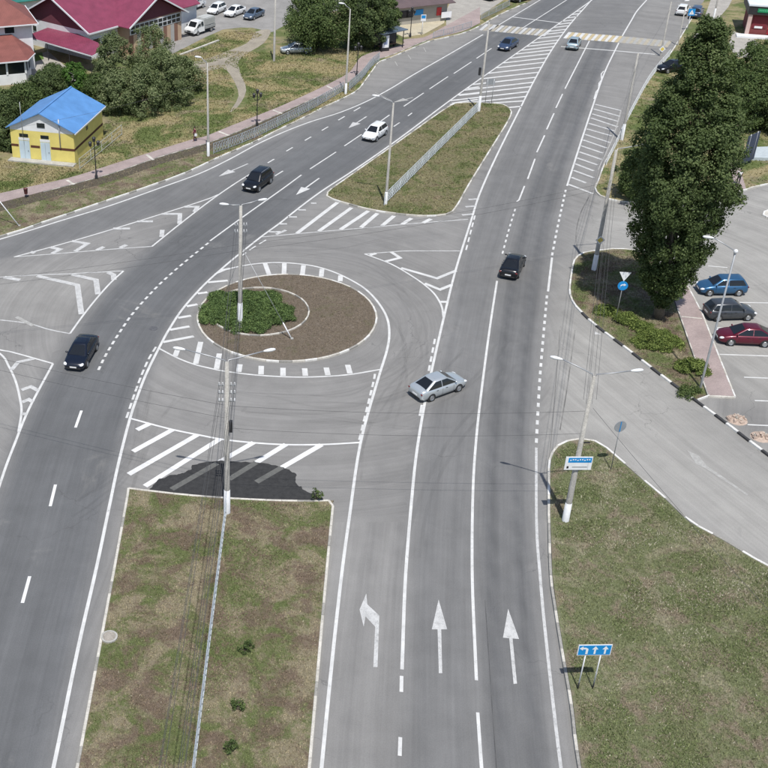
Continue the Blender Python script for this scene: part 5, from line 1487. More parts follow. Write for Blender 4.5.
def car(name, label, kind, paint, a, b, side, cat='car', group=None, scale=1.0, z=0.0):
    """a, b: photo points where the rear and front wheel of the visible side touch the ground; side: +1 left side, -1 right side"""
    K = KIND[kind]; M_ = car_meshes(kind)
    A, B = G(*a, z), G(*b, z)
    d = (B - A).normalized(); left = Vector((-d.y, d.x, 0))
    w = max(s[1] for s in K['st'])
    c = (A + B) / 2 - left * (side * (w - .1) * scale)
    root = thing(name, label, cat, (c.x, c.y, z), math.atan2(d.y, d.x), group)
    root.scale = (scale,) * 3
    body = from_mesh('body', M_['body'], paint, root)
    from_mesh('cabin', M_['cabin'], paint, root)
    from_mesh('windscreen', M_['windscreen'], GLASS, root)
    from_mesh('rear_window', M_['rear_window'], GLASS, root)
    xm = (K['st'][0][0] + K['st'][-1][0]) / 2
    for s in (-1, 1):
        from_mesh('side_window', M_['side%d1' % s], GLASS, root); from_mesh('side_window', M_['side%d0' % s], GLASS, root)
        f = K['st'][-3]; r0 = K['st'][1]
        from_mesh('headlight', M_['headlight'], HEADL, root, (f[0] + .02, s * (f[1] - .13), f[2] - .09), (0, 0.25, -s * 0.35))
        from_mesh('taillight', M_['taillight'], TAILL, root, (r0[0] + .02, s * (r0[1] - .10), r0[2] - .12), (0, 0, s * 0.3))
        for x in (-K['wbase'] / 2 + .02, K['wbase'] / 2 + .02):
            wy = w - .085
            wh = from_mesh('wheel', M_['tyre'], TYRE, root, (x, s * wy, K['r']), (0, 0, 0 if s > 0 else math.pi))
            from_mesh('rim', M_['rim'], RIM, wh, (0, .104, 0))
            from_mesh('wheel_arch', M_['arch'], TRIM, root, (x, s * (w + .004), K['r'] + .01), (0, 0, 0 if s > 0 else math.pi))
        from_mesh('mirror', M_['mirror'], paint, root, (K['xa'] - .28, s * (w + .0), K['belt'] + .07))
        for x in (K['xB'] - .15, K['xB'] + .72): from_mesh('door_handle', M_['handle'], TRIM, root, (x - .35, s * (w + .002), K['belt'] - .14))
        for x in (K['xB'], K['xB'] + 1.05): from_mesh('door_gap', M_['seam'], TRIM, root, (x, s * (w + .003), K['belt'] - .36))
    fr = K['st'][-1]; rr_ = K['st'][0]
    from_mesh('grille', M_['grille'], TRIM, root, (fr[0] - .02, 0, fr[2] - .06))
    from_mesh('bumper', M_['bumper'], TRIM, root, (fr[0] - .045, 0, fr[3] + .03)); from_mesh('bumper', M_['bumper'], TRIM, root, (rr_[0] + .045, 0, rr_[3] + .0))
    from_mesh('number_plate', M_['plate'], PLATE, root, (fr[0] + .01, 0, fr[3] + .13)); from_mesh('number_plate', M_['plate'], PLATE, root, (rr_[0] - .005, 0, rr_[2] - .2))
    return root
C_BLACK = car_paint('paint_black', (0.006, 0.0065, 0.009), 0.0, 0.25)
C_NAVY = car_paint('paint_navy', (0.008, 0.012, 0.024), 0.2, 0.25)
C_SILVER = car_paint('paint_silver', (0.56, 0.60, 0.62), 0.55)
C_PALE = car_paint('paint_pale_blue', (0.40, 0.50, 0.54), 0.5)
C_WHITE = car_paint('paint_white', (0.72, 0.73, 0.73))
C_BLUE = car_paint('paint_blue', (0.035, 0.12, 0.24), 0.45)
C_DBLUE = car_paint('paint_deep_blue', (0.05, 0.08, 0.15), 0.4)
C_SLATE = car_paint('paint_slate_blue', (0.13, 0.18, 0.25), 0.5)
C_GREY = car_paint('paint_graphite', (0.075, 0.082, 0.092), 0.5)
C_RED = car_paint('paint_burgundy', (0.115, 0.008, 0.024), 0.3)
sedan_s = car('sedan_car', 'silver sedan turning off the roundabout across the lane line', 'sedan', C_SILVER, (429.5, 401.5), (458.5, 391), -1)
s2 = car('sedan_car', 'black sedan driving away in the middle of the right carriageway', 'sedan', C_BLACK, (516.3, 281), (524.8, 263), -1)
s3 = car('sedan_car', 'dark navy sedan driving towards the viewer on the left carriageway', 'sedan', C_NAVY, (97, 349), (85.6, 369), 1)
s4 = car('suv_car', 'black off road car with roof rails beside the chevron apex', 'suv', C_BLACK, (270.5, 183.2), (258.3, 192.2), 1)
for s in (-.56, .56): MB().bar((-1.5, s, 1.71), (.3, s, 1.71), .04, .05).build('roof_rail', RIM, s4)
s5 = car('hatchback_car', 'white hatchback driving beside the olive median', 'hatch', C_WHITE, (385.5, 135), (375.8, 141.8), 1)
s6 = car('sedan_car', 'dark blue sedan just past the far crossing beside the hatching', 'sedan', C_DBLUE, (517, 46.5), (508.5, 51.5), 1)
s7 = car('sedan_car', 'pale silver sedan waiting before the far crossing stripes', 'sedan', C_PALE, (576.5, 52), (580.8, 43.5), -1)
s8 = car('hatchback_car', 'blue hatchback parked farthest from the paved strip corner', 'hatch', C_BLUE, (741.5, 296), (705.5, 296), 1)
s9 = car('hatchback_car', 'graphite hatchback parked between the blue and the burgundy cars', 'hatch', C_GREY, (714, 321.5), (749.7, 320.5), -1)
s10 = car('sedan_car', 'burgundy sedan parked nearest the empty bays', 'sedan', C_RED, (766, 347.3), (728, 345.5), 1)
s11 = car('sedan_car', 'silver car parked in the grass under the round tree', 'sedan', C_SILVER, (306.5, 54), (287.5, 54.6), 1, z=ZI)
s12 = car('hatchback_car', 'white car parked in the yard behind the tented pickup', 'hatch', C_WHITE, (224.5, 11.6), (217, 15), 1, z=ZI)
s13 = car('sedan_car', 'white car in the yard beside the slate blue sedan', 'sedan', C_WHITE, (243.5, 14), (234.4, 17.4), 1, z=ZI)
s14 = car('sedan_car', 'slate blue sedan at the right end of the yard row', 'sedan', C_SLATE, (262.5, 16.5), (253.5, 20.3), 1, z=ZI)
s15 = car('sedan_car', 'black car parked at the top edge on the pale lot', 'sedan', C_BLACK, (518, 3), (530, 0), -1, z=ZI)
s16 = car('sedan_car', 'black car at the top edge left of its neighbour', 'sedan', C_BLACK, (492, 1.5), (504, -1.5), -1, z=ZI)
s17 = car('sedan_car', 'dark car half hidden by the poplar near the white railing', 'sedan', C_BLACK, (683, 71.5), (667, 73.5), 1, z=ZI)
s18 = car('suv_car', 'dark blue off road car beside the far crossing sign', 'suv', C_DBLUE, (698, 23), (704, 11), -1, z=ZI)
s19 = car('hatchback_car', 'white car next to the dark blue off road car', 'hatch', C_WHITE, (684, 19), (690, 9.5), -1)
# small truck with a tented bed
def box_part(par, name, mat, c, d, bevel=0.06):
    bm = bmesh.new()
    bmesh.ops.create_cube(bm, size=1.0)
    for v in bm.verts: v.co = Vector((v.co.x * d[0] + c[0], v.co.y * d[1] + c[1], v.co.z * d[2] + c[2]))
    if bevel: bmesh.ops.bevel(bm, geom=bm.edges[:], offset=bevel, segments=2, affect='EDGES')
    me = bpy.data.meshes.new(name); bm.to_mesh(me); bm.free()
    return from_mesh(name, me, mat, par)
def truck(label, a, b, side, bed, scale=1.0, boxh=0.0):
    A, B = G(*a, ZI), G(*b, ZI)
    d = (B - A).normalized(); left = Vector((-d.y, d.x, 0))
    c = (A + B) / 2 - left * (side * .92 * scale)
    t = thing('small_truck', label, 'truck', (c.x, c.y, ZI), math.atan2(d.y, d.x))
    t.scale = (scale,) * 3
    # bonnet and cab as one shaped shell
    pr = [(2.75, .45), (2.78, .85), (2.62, 1.10), (2.1, 1.25), (1.55, 2.0), (1.35, 2.08), (.25, 2.08), (.1, 1.95), (.1, .45)]
    vs = []
    for s in (-1, 1):
        for x, z in pr: vs.append((x, s * (.97 if z < 1.3 else .80), z))
    n = len(pr)
    MB().add(vs, [tuple(range(n)), tuple(range(2 * n - 1, n - 1, -1))] + [(i, n + i, n + (i + 1) % n, (i + 1) % n) for i in range(n)]).build('cab', C_WHITE, t)
    MB().add([(2.085, -.72, 1.30), (2.085, .72, 1.30), (1.59, .68, 1.98), (1.59, -.68, 1.98)], [(0, 1, 2, 3)]).build('windscreen', GLASS, t)
    for s in (-1, 1):
        for x0, x1 in ((1.0, 1.75), (.3, .85)):
            q = [(x0, s * .955, 1.36), (x1, s * .955, 1.36), (min(x1, 1.45), s * .815, 1.92), (x0, s * .815, 1.92)]
            MB().add(q, [(0, 1, 2, 3)] if s < 0 else [(3, 2, 1, 0)]).build('side_window', GLASS, t)
        MB().ball((2.66, s * .72, .88), (.1, .18, .13), 10, 6).build('headlight', HEADL, t, True)
        for x in (-1.45, 1.75):
            w = from_mesh('wheel', car_meshes('suv')['tyre'], TYRE, t, (x, s * .92, .35), (0, 0, 0 if s > 0 else math.pi))
            from_mesh('rim', car_meshes('suv')['rim'], RIM, w, (0, .104, 0))
        MB().box((1.9, s * 1.12, 1.35), (.1, .16, .3)).build('mirror', TRIM, t)
    box_part(t, 'bumper', TRIM, (2.74, 0, .48), (.14, 1.9, .2), .03)
    box_part(t, 'chassis', TRIM, (-1.1, 0, .55), (3.2, 1.5, .2), .03)
    MB().box((2.79, 0, .78), (.02, .7, .16)).build('grille', TRIM, t)
    if bed == 'tent':
        box_part(t, 'bed', plain('bed_grey', (.32, .33, .33), .7), (-1.25, 0, .9), (2.6, 1.95, .45), .03)
        box_part(t, 'tarpaulin', plain('tarp_grey', (.40, .41, .40), .8, var=.15, scale=2), (-1.25, 0, 1.72), (2.55, 1.9, 1.2), .12)
    else:
        box_part(t, 'cargo_box', plain('box_white', (.58, .61, .64), .5, var=.08), (-1.5, 0, 1.95), (3.4, 2.1, 2.4), .05)
    return t
truck('white double cab pickup with a grey tented bed in the yard', (213, 31), (197, 36), 1, 'tent', 0.95)
truck('white box truck standing at the magenta house corner', (189, 13.5), (204, 7.5), -1, 'box', 1.05)

# ------------------------------------------------------------------ buildings
def bmat(name, c, **k): return plain(name, c, k.pop('rough', 0.85), var=k.pop('var', 0.09), scale=k.pop('scale', 0.8), **k)
Y_WALL = bmat('yellow_render', (0.70, 0.59, 0.175))
W_WALL = bmat('white_render', (0.70, 0.71, 0.72))
BLUE_ROOF = plain('blue_sheet', (0.10, 0.25, 0.52), 0.5, var=0.14, scale=0.7)
def sheet_roof_material(name, c, pitch=3.0, rough=0.5, rot=0.0):
    m, nt, b = nodes_of(name)
    co = opos(nt)
    n = noise(nt, co, 0.8, 4.0)
    wv = N(nt, 'ShaderNodeTexWave', wave_type='BANDS', bands_direction='X')
    wv.inputs['Scale'].default_value = pitch
    nt.links.new(co, wv.inputs['Vector'])
    col = ramp(nt, n, [(0.3, tuple(x * .84 for x in c)), (0.7, tuple(x * 1.14 for x in c))])
    col = mix(nt, 1.0, col, ramp(nt, wv.outputs['Fac'], [(0.0, (.86,) * 3), (.4, (1.02,) * 3)]), 'MULTIPLY')
    nt.links.new(col, b.inputs['Base Color'])
    b.inputs['Roughness'].default_value = rough
    bump(nt, b, wv.outputs['Fac'], 0.35, 0.05)
    return m
BROWN = bmat('brown_band', (0.10, 0.035, 0.02))
DOOR_B = bmat('door_pale_blue', (0.50, 0.60, 0.66))
DARKWIN = plain('window_glass', (0.02, 0.025, 0.03), 0.1, var=0.2)
def frame_at(FL, FR):
    d = (FR - FL); return math.atan2(d.y, d.x), d.length
FL, FR, BR = G(13, 159), G(75.5, 165), G(104.5, 137)
rz, Wh = frame_at(FL, FR)
Dh = (BR - FR).length * 0.97
He = rise(75.5, 165, 131.5) - ZI; Hr = rise(44, 162, 113) - ZI
yh = thing('yellow_building', 'yellow utility building with a blue gable roof and two pale doors', 'building', (FL.x, FL.y, ZI), rz)
wp = MB()
poly = [(0, 0), (Wh, 0), (Wh, Dh), (0, Dh)]
wp.prism([Vector((*p, 0)) for p in poly], -0.1, He)
wp.build('wall', Y_WALL, yh)
for y in (-0.004, Dh + 0.004):
    v = [(0, y, He - .35), (Wh, y, He - .35), (Wh, y, He), (Wh / 2, y, Hr - .1), (0, y, He)]
    MB().add(v + [(a, y + (.12 if y < 0 else -.12), c) for a, b, c in v], [(0, 1, 2, 3, 4), (9, 8, 7, 6, 5), (0, 5, 6, 1), (1, 6, 7, 2), (2, 7, 8, 3), (3, 8, 9, 4), (4, 9, 5, 0)]).build('gable', W_WALL, yh)
ov = .35
rf = MB()
for s in (0, 1):
    ex = -ov if s == 0 else Wh + ov
    ez = He - ov * (Hr - He) / (Wh / 2)
    v = [(ex, -ov, ez), (Wh / 2, -ov, Hr), (Wh / 2, Dh + ov, Hr), (ex, Dh + ov, ez)]
    v += [(a, b, c + .09) for a, b, c in v]
    rf.add(v, [(0, 1, 2, 3), (7, 6, 5, 4), (0, 4, 5, 1), (1, 5, 6, 2), (2, 6, 7, 3), (3, 7, 4, 0)])
roof = rf.build('roof', BLUE_ROOF, yh)
MB().bar((Wh / 2, -ov, Hr + .11), (Wh / 2, Dh + ov, Hr + .11), .22, .06).build('ridge_cap', BLUE_ROOF, roof)
MB().bar((Wh + ov, -ov, ez - .02), (Wh + ov, Dh + ov, ez - .02), .12, .12).build('gutter', W_WALL, roof)
zb1 = 1.55
for (x0, x1) in ((0, Wh * .115), (Wh * .31, Wh * .455), (Wh * .635, Wh)):
    MB().box(((x0 + x1) / 2, -.012, zb1), (x1 - x0, .02, .26)).build('band', BROWN, yh)
MB().box((Wh + .012, Dh / 2, zb1), (.02, Dh, .26)).build('band', BROWN, yh)
for f0, f1 in ((.13, .295), (.47, .62)):
    cx = (f0 + f1) / 2 * Wh; w = (f1 - f0) * Wh
    dr = MB().box((cx, -.03, 1.05), (w, .06, 2.1)).build('door', DOOR_B, yh)
    MB().box((cx + w * .35, -.075, 1.0), (.05, .03, .16)).build('handle', BLACK, dr)
    MB().box((cx, -.075, 1.05), (.02, .03, 2.05)).build('door_gap', SIGN_GREY, dr)
    MB().box((cx, -.02, 2.32), (w * 1.05, .04, .3)).build('lintel', W_WALL, yh)
    MB().box((cx, -.02, 2.72), (w * .85, .045, .38)).build('transom_window', DARKWIN, yh)
MB().box((Wh * .5, -.03, He + .35), (.9, .05, .5)).build('vent_window', DARKWIN, yh)
MB().box((Wh + .02, Dh * .45, 2.7), (.05, .5, .4)).build('vent_window', DARKWIN, yh)
MB().tube([(Wh * .79, -.12, 1.7), (Wh * .79, -.12, 4.9)], .07, 8).build('vent_pipe', METAL_G, yh, True)
MB().tube([(Wh * .23, -.5, He - 1), (Wh * .23, -.5, Hr + 1.2)], .03, 6).build('antenna_mast', METAL_G, yh, True)
MB().box((Wh / 2, -.55, .03), (Wh + .3, 1.0, .2)).build('plinth', CONC, yh)
# magenta roofed house
MAG = sheet_roof_material('magenta_sheet', (0.215, 0.042, 0.080), 1.3)
MAGD = bmat('magenta_siding', (0.125, 0.035, 0.05))
WINF = bmat('window_frame_white', (0.68, 0.70, 0.72))
d1 = Vector((.65, .76, 0)).normalized(); nrm = Vector((d1.y, -d1.x, 0))
c0 = G(91, 61)
rzm = math.atan2(d1.y, d1.x)
mh = thing('magenta_house', 'large house with magenta metal roof and two gables', 'house', (c0.x, c0.y, ZI), rzm)
# local x runs along the eave away from the viewer, local y to the left (into the house)
Lm, Wm, He2, Hr2 = 22.0, 13.5, 4.2, 7.6
MB().prism([Vector(p) for p in ((0, 0, 0), (Lm, 0, 0), (Lm, Wm, 0), (0, Wm, 0))], -.1, He2).build('wall', W_WALL, mh)
v = [(-.01, 0, He2 - .4), (-.01, Wm, He2 - .4), (-.01, Wm, He2), (-.01, Wm / 2, Hr2), (-.01, 0, He2)]
MB().add(v + [(.15, b, c) for a, b, c in v], [(4, 3, 2, 1, 0), (5, 6, 7, 8, 9), (0, 1, 6, 5), (1, 2, 7, 6), (2, 3, 8, 7), (3, 4, 9, 8), (4, 0, 5, 9)]).build('gable', MAGD, mh)
def slope(par, name, mat, q, t=.1):
    n = len(q)
    v = list(q) + [(a, b, c + t) for a, b, c in q]
    return MB().add(v, [tuple(range(n))[::-1], tuple(range(n, 2 * n))] + [(i, (i + 1) % n, n + (i + 1) % n, n + i) for i in range(n)]).build(name, mat, par)
o_ = .8; sl = (Hr2 - He2) / (Wm / 2)
R_ = slope(mh, 'roof', MAG, [(-o_, -o_, He2 - o_ * sl), (Lm, -o_, He2 - o_ * sl), (Lm, Wm / 2, Hr2), (-o_, Wm / 2, Hr2)])
slope(mh, 'roof', MAG, [(-o_, Wm / 2, Hr2), (Lm, Wm / 2, Hr2), (Lm, Wm + o_, He2 - o_ * sl), (-o_, Wm + o_, He2 - o_ * sl)])
for q in (((-o_ - .03, -o_, He2 - o_ * sl + .04), (-o_ - .03, Wm / 2, Hr2 + .04)), ((-o_ - .03, Wm / 2, Hr2 + .04), (-o_ - .03, Wm + o_, He2 - o_ * sl + .04)), ((-o_, -o_ - .04, He2 - o_ * sl + .02), (5.0, -o_ - .04, He2 - o_ * sl + .02))):
    MB().bar(q[0], q[1], .1, .2).build('fascia', WINF, R_)
MB().bar((-o_, Wm / 2, Hr2 + .14), (Lm, Wm / 2, Hr2 + .14), .3, .08).build('ridge_cap', MAG, R_)
# cross gable wing towards the yard
x0, x1, yw = 5.4, 16.2, -2.2
xm = (x0 + x1) / 2; Hw = Hr2 - .5
MB().prism([Vector(p) for p in ((x0, yw, 0), (x1, yw, 0), (x1, .05, 0), (x0, .05, 0))], -.1, He2).build('wing_wall', bmat('brick_tan', (0.40, 0.27, 0.19)), mh)
v = [(x0, yw - .01, He2 - .1), (x1, yw - .01, He2 - .1), (xm, yw - .01, Hw - .1)]
MB().add(v + [(a, yw + .15, c) for a, b, c in v], [(0, 1, 2), (5, 4, 3), (0, 3, 4, 1), (1, 4, 5, 2), (2, 5, 3, 0)]).build('gable', MAGD, mh)
sw = (Hw - He2) / (xm - x0)
W1 = slope(mh, 'wing_roof', MAG, [(x0 - .7, yw - .9, He2 - .7 * sw), (xm, yw - .9, Hw), (xm, Wm / 2, Hw), (x0 - .7, 0.2, He2 - .7 * sw)])
slope(mh, 'wing_roof', MAG, [(xm, yw - .9, Hw), (x1 + .7, yw - .9, He2 - .7 * sw), (x1 + .7, .2, He2 - .7 * sw), (xm, Wm / 2, Hw)])
for q in (((x0 - .7, yw - .93, He2 - .7 * sw + .04), (xm, yw - .93, Hw + .04)), ((xm, yw - .93, Hw + .04), (x1 + .7, yw - .93, He2 - .7 * sw + .04))):
    MB().bar(q[0], q[1], .1, .2).build('fascia', WINF, W1)
nwin = 11
MB().box((xm, yw - .05, 3.3), (10.4, .08, 1.3)).build('window_band', WINF, mh)
for k in range(nwin):
    x = x0 + .75 + k * (x1 - x0 - 1.5) / (nwin - 1)
    for z in (3.6, 2.98):
        MB().box((x, yw - .095, z), (.78, .03, .46)).build('pane', DARKWIN, mh)
PC = [bmat('panel_brown', (.22, .12, .085)), bmat('panel_tan', (.50, .36, .25)), bmat('panel_grey', (.42, .41, .39))]
for k in range(14):
    x = x0 + .45 + k * (x1 - x0 - .9) / 13
    MB().box((x, yw - .04, 1.25), (.78, .06, 2.6)).build('facade_panel', PC[(k * 7) % 3], mh)
for x in (1.2, 3.4): 
    w_ = MB().box((x, -.04, 2.2), (1.5, .08, 1.3)).build('window', WINF, mh); MB().box((x, -.09, 2.2), (1.25, .03, 1.05)).build('pane', DARKWIN, w_)
w_ = MB().box((-.04, Wm - 2.2, 2.5), (.08, .9, .9)).build('window', WINF, mh); MB().box((-.09, Wm - 2.2, 2.5), (.03, .7, .7)).build('pane', DARKWIN, w_)
# carport
cpz = 2.9
q = [G(26, 36.5, cpz - .3), G(56, 25, cpz + .35), G(108, 47.5, cpz + .35), G(92, 56, cpz - .3)]
ctr = sum((Vector((p.x, p.y, 0)) for p in q), Vector()) / 4
cp = thing('carport', 'magenta metal lean-to roof on thin posts before the house', 'carport', (ctr.x, ctr.y, ZI))
lq = [p - Vector((ctr.x, ctr.y, ZI)) for p in q]
ar = sum(lq[i].x * lq[(i + 1) % 4].y - lq[(i + 1) % 4].x * lq[i].y for i in range(4))
slope(cp, 'roof', MAG, [tuple(p) for p in (lq if ar > 0 else lq[::-1])], .08)
for a, b in ((0, 3), (3, 2)):
    MB().bar(lq[a] - Vector((0, 0, .05)), lq[b] - Vector((0, 0, .05)), .08, .16).build('fascia', WINF, cp)
for t in (0.02, .33, .66, .98):
    p = lq[0].lerp(lq[3], t); MB().bar((p.x, p.y, -.1), (p.x, p.y, p.z - .05), .09, .09).build('post', BLACK, cp)
    p = lq[1].lerp(lq[2], t); MB().bar((p.x, p.y, -.1), (p.x, p.y, p.z - .05), .09, .09).build('post', BLACK, cp)
ob = sheet('house_yard', [(20, 62), (48, 52), (64, 66), (90, 80), (60, 92), (30, 80)], ZI + .02, PAVER2, 'paved garden yard beneath the magenta carport', 'yard')
gl = sheet('lawn', [(26, 58), (42, 53), (44, 60), (30, 64)], ZI + .035, plain('lawn_green', (.09, .16, .03), .95, fine=9), 'small bright green lawn beside the carport posts', 'lawn')
# left house with red brown roofs
RB = sheet_roof_material('redbrown_tile', (0.215, 0.075, 0.062), 2.2, .75)
base = G(27, 84)
lh = thing('veranda_house', 'white house with red brown hip roofs and a glazed veranda', 'house', (base.x, base.y, ZI), 0.32)
# local: x right, y away; veranda front right corner at origin
MB().prism([Vector(p) for p in ((-9, 0, 0), (0, 0, 0), (1.1, 2.6, 0), (1.1, 6, 0), (-9, 6, 0))], -.1, 1.3).build('veranda_wall', W_WALL, lh)
MB().prism([Vector(p) for p in ((-8.9, .12, 0), (-.08, .12, 0), (.95, 2.65, 0), (.95, 5.9, 0), (-8.9, 5.9, 0))], 1.3, 3.0).build('glazing', DARKWIN, lh)
for i, p in enumerate(((-9, 0), (-6.8, 0), (-4.6, 0), (-2.4, 0), (0, 0), (1.1, 2.6), (1.1, 5.6), (.55, 1.3))):
    MB().box((p[0], p[1] + .06, 2.15), (.24, .24, 1.75)).build('pillar', WINF, lh)
MB().bar((-9, .05, 3.0), (0.05, .05, 3.0), .3, .16).build('beam', WINF, lh); MB().bar((0.02, .05, 3.0), (1.12, 2.62, 3.0), .3, .16).build('beam', WINF, lh); MB().bar((1.12, 2.6, 3.0), (1.12, 6, 3.0), .3, .16).build('beam', WINF, lh)
e = [(-9.6, -.6, 3.05), (.35, -.6, 3.05), (1.8, 2.4, 3.05), (1.8, 6, 3.05), (-9.6, 6, 3.05)]
tp = [(-8, 5.9, 4.9), (-.6, 5.9, 4.9)]
vr = MB().add(e + tp, [(0, 1, 6, 5), (1, 2, 6), (2, 3, 6), (0, 5, 4)]).build('veranda_roof', RB, lh)
MB().bar(e[0], e[1], .1, .14).build('gutter', WINF, vr); MB().bar(e[1], e[2], .1, .14).build('gutter', WINF, vr)
MB().prism([Vector(p) for p in ((-9, 6.0, 0), (2.2, 6.0, 0), (2.2, 15, 0), (-9, 15, 0))], -.1, 6.2).build('wall', W_WALL, lh)
for x in (-6.5, -3.6, -.8):
    w_ = MB().box((x, 5.95, 5.45), (1.5, .1, 1.0)).build('window', WINF, lh); MB().box((x, 5.89, 5.45), (1.25, .03, .8)).build('pane', DARKWIN, w_)
e = [(-9.8, 5.2, 6.1), (3.0, 5.2, 6.1), (3.0, 15.8, 6.1), (-9.8, 15.8, 6.1)]
tp = [(-5, 10.5, 9.2), (-1.6, 10.5, 9.2)]
mr = MB().add(e + tp, [(0, 1, 5, 4), (1, 2, 5), (2, 3, 4, 5), (3, 0, 4)]).build('roof', RB, lh)
MB().bar(e[0], e[1], .1, .14).build('gutter', WINF, mr); MB().bar(e[1], e[2], .1, .14).build('gutter', WINF, mr)
# green roof behind
p = G(20, 24)
gr = thing('green_shed', 'green roofed shed behind the magenta gable', 'shed', (p.x, p.y, ZI), .5)
MB().prism([Vector(q) for q in ((-5, 0, 0), (5, 0, 0), (5, 6, 0), (-5, 6, 0))], -.1, 3.2).build('wall', W_WALL, gr)
slope(gr, 'roof', sheet_roof_material('green_sheet', (.03, .17, .14), 1.5), [(-5.5, -.6, 3.2), (5.5, -.6, 3.2), (5.5, 6.6, 4.6), (-5.5, 6.6, 4.6)])
# brown roofed building at the top
a, b = G(394, 27), G(446, 21)
rz, Wb = frame_at(a, b)
bb = thing('brown_building', 'long low building with a brown mauve roof at the forecourt', 'building', (a.x, a.y, ZI), rz)
MB().prism([Vector(q) for q in ((-2, 0, 0), (Wb, 0, 0), (Wb, 14, 0), (-2, 14, 0))], -.1, 2.7).build('wall', bmat('wall_grey_tan', (.36, .34, .30)), bb)
slope(bb, 'roof', sheet_roof_material('mauve_sheet', (.135, .095, .09), 1.2), [(-3, -1.0, 2.75), (Wb + .8, -1.0, 2.75), (Wb + .8, 15, 5.2), (-3, 15, 5.2)])
MB().box((Wb * .45, -.06, 1.7), (1.5, .1, .8)).build('blue_panel', SIGN_BLUE, bb)
MB().box((Wb * .84, -.06, 1.5), (.8, .1, 1.2)).build('red_poster', SIGN_RED, bb)
MB().box((Wb * .97, -.35, .95), (1.8, .1, .9)).build('banner', SIGN_WHITE, bb)
for k in range(3): MB().box((Wb * (.08 + .1 * k), -.03, 1.6), (1.2, .06, 1.1)).build('window', DARKWIN, bb)
# shop at top right
a, b = G(744, 36), G(800, 40)
rz, Wb = frame_at(a, b)
sh = thing('small_shop', 'small shop with white roof, green sign and red posters', 'shop', (a.x, a.y, ZI), rz)
MB().prism([Vector(q) for q in ((.3, .4, 0), (Wb, .4, 0), (Wb, 7, 0), (.3, 7, 0))], -.1, 3.1).build('wall', bmat('shop_wall', (.20, .05, .05)), sh)
MB().prism([Vector(q) for q in ((-.3, -.4, 0), (Wb, -.4, 0), (Wb, 7.4, 0), (-.3, 7.4, 0))], 4.3, 4.5).build('roof', bmat('roof_pale', (.62, .66, .70)), sh)
MB().prism([Vector(q) for q in ((-.2, -.3, 0), (Wb, -.3, 0), (Wb, 7.3, 0), (-.2, 7.3, 0))], 3.1, 4.3).build('fascia', BLACK, sh)
MB().box((2.2, -.34, 3.75), (2.4, .06, .55)).build('green_sign', bmat('green_sign', (.01, .22, .09)), sh)
for k in range(8): MB().box((1.3 + k * .25, -.38, 3.76), (.14, .02, .2)).build('lettering', bmat('sign_letter', (.10, .45, .25)) if k == 0 else bpy.data.materials['sign_letter'], sh)
MB().box((.25, .1, 1.5), (.55, .5, 3.1)).build('pillar', bmat('pillar_pink', (.55, .40, .36)), sh)
m, nt, b_ = nodes_of('fruit_poster')
vo = N(nt, 'ShaderNodeTexVoronoi'); vo.inputs['Scale'].default_value = 2.2
nt.links.new(opos(nt), vo.inputs['Vector'])
nt.links.new(ramp(nt, vo.outputs['Distance'], [(0.0, (.62, .16, .14)), (.35, (.50, .03, .04)), (.7, (.15, .01, .015))]), b_.inputs['Base Color'])
MB().box((4.3, .33, 1.55), (2.6, .06, 2.6)).build('red_poster', m, sh)
MB().box((1.8, .36, 1.9), (2.0, .06, 1.7)).build('dark_poster', bmat('poster_dark', (.16, .02, .03)), sh)
MB().box((1.7, .32, 1.2), (1.1, .04, .3)).build('white_emblem', SIGN_WHITE, sh)
MB().box((1.5, -.9, .1), (5.4, 1.6, .28)).build('doorstep', W_WALL, sh)
# bus shelter with an advertisement panel
p = G(392, 51)
bs = thing('bus_shelter', 'dark open bus shelter on the pink paving', 'bus shelter', (p.x, p.y, ZI + .07), .62)
for x in (-2.0, 2.0):
    for y in (0, 1.5): MB().bar((x, y, 0), (x, y, 2.45), .09, .09).build('post', BLACK, bs)
MB().box((0, .7, 2.55), (4.8, 2.3, .12)).build('roof', plain('shelter_roof', (.10, .13, .17), .3), bs)
MB().box((0, 1.5, 1.3), (3.9, .05, 1.9)).build('back_pane', DARKWIN, bs)
be = MB().box((0, 1.1, .48), (3.2, .45, .07)).build('bench', bmat('bench_wood', (.20, .12, .07)), bs)
for x in (-1.3, 1.3): MB().box((x, 1.1, .22), (.08, .35, .45)).build('leg', BLACK, be)
p = G(384.5, 52.5)
ad = thing('poster_stand', 'dark framed poster stand at the near end of the bus shelter', 'poster stand', (p.x, p.y, ZI + .07), .35)
MB().box((0, 0, 1.15), (1.35, .16, 2.3)).build('frame', BLACK, ad)
MB().box((0, -.085, 1.35), (1.1, .02, 1.7)).build('poster', SIGN_WHITE, ad)
MB().box((.05, -.1, 1.3), (.55, .012, .75)).build('picture', bmat('poster_picture', (.28, .33, .48)), ad)
# banner near the right picture edge
p = G(746.5, 166)
bn = thing('dark_banner', 'dark blue banner panel seen obliquely beside the concrete pad', 'banner', (p.x, p.y, ZI), 0.72)
MB().tube([(-.75, 0, -.1), (-.75, 0, 3.6)], .05, 8).build('post', METAL_G, bn, True); MB().tube([(.75, 0, -.1), (.75, 0, 3.6)], .05, 8).build('post', METAL_G, bn, True)
MB().box((0, 0, 1.95), (2.6, .06, 3.1)).build('panel', bmat('banner_navy', (.045, .06, .10)), bn)
# pipe / kerb line in the yard grass
a, b = G(180, 55.6, ZI), G(218.7, 41, ZI)
tag(MB().bar(a + Vector((0, 0, .08)), b + Vector((0, 0, .08)), .3, .22).build('concrete_beam', KERB_C), 'long pale concrete beam lying in the yard grass', 'beam')
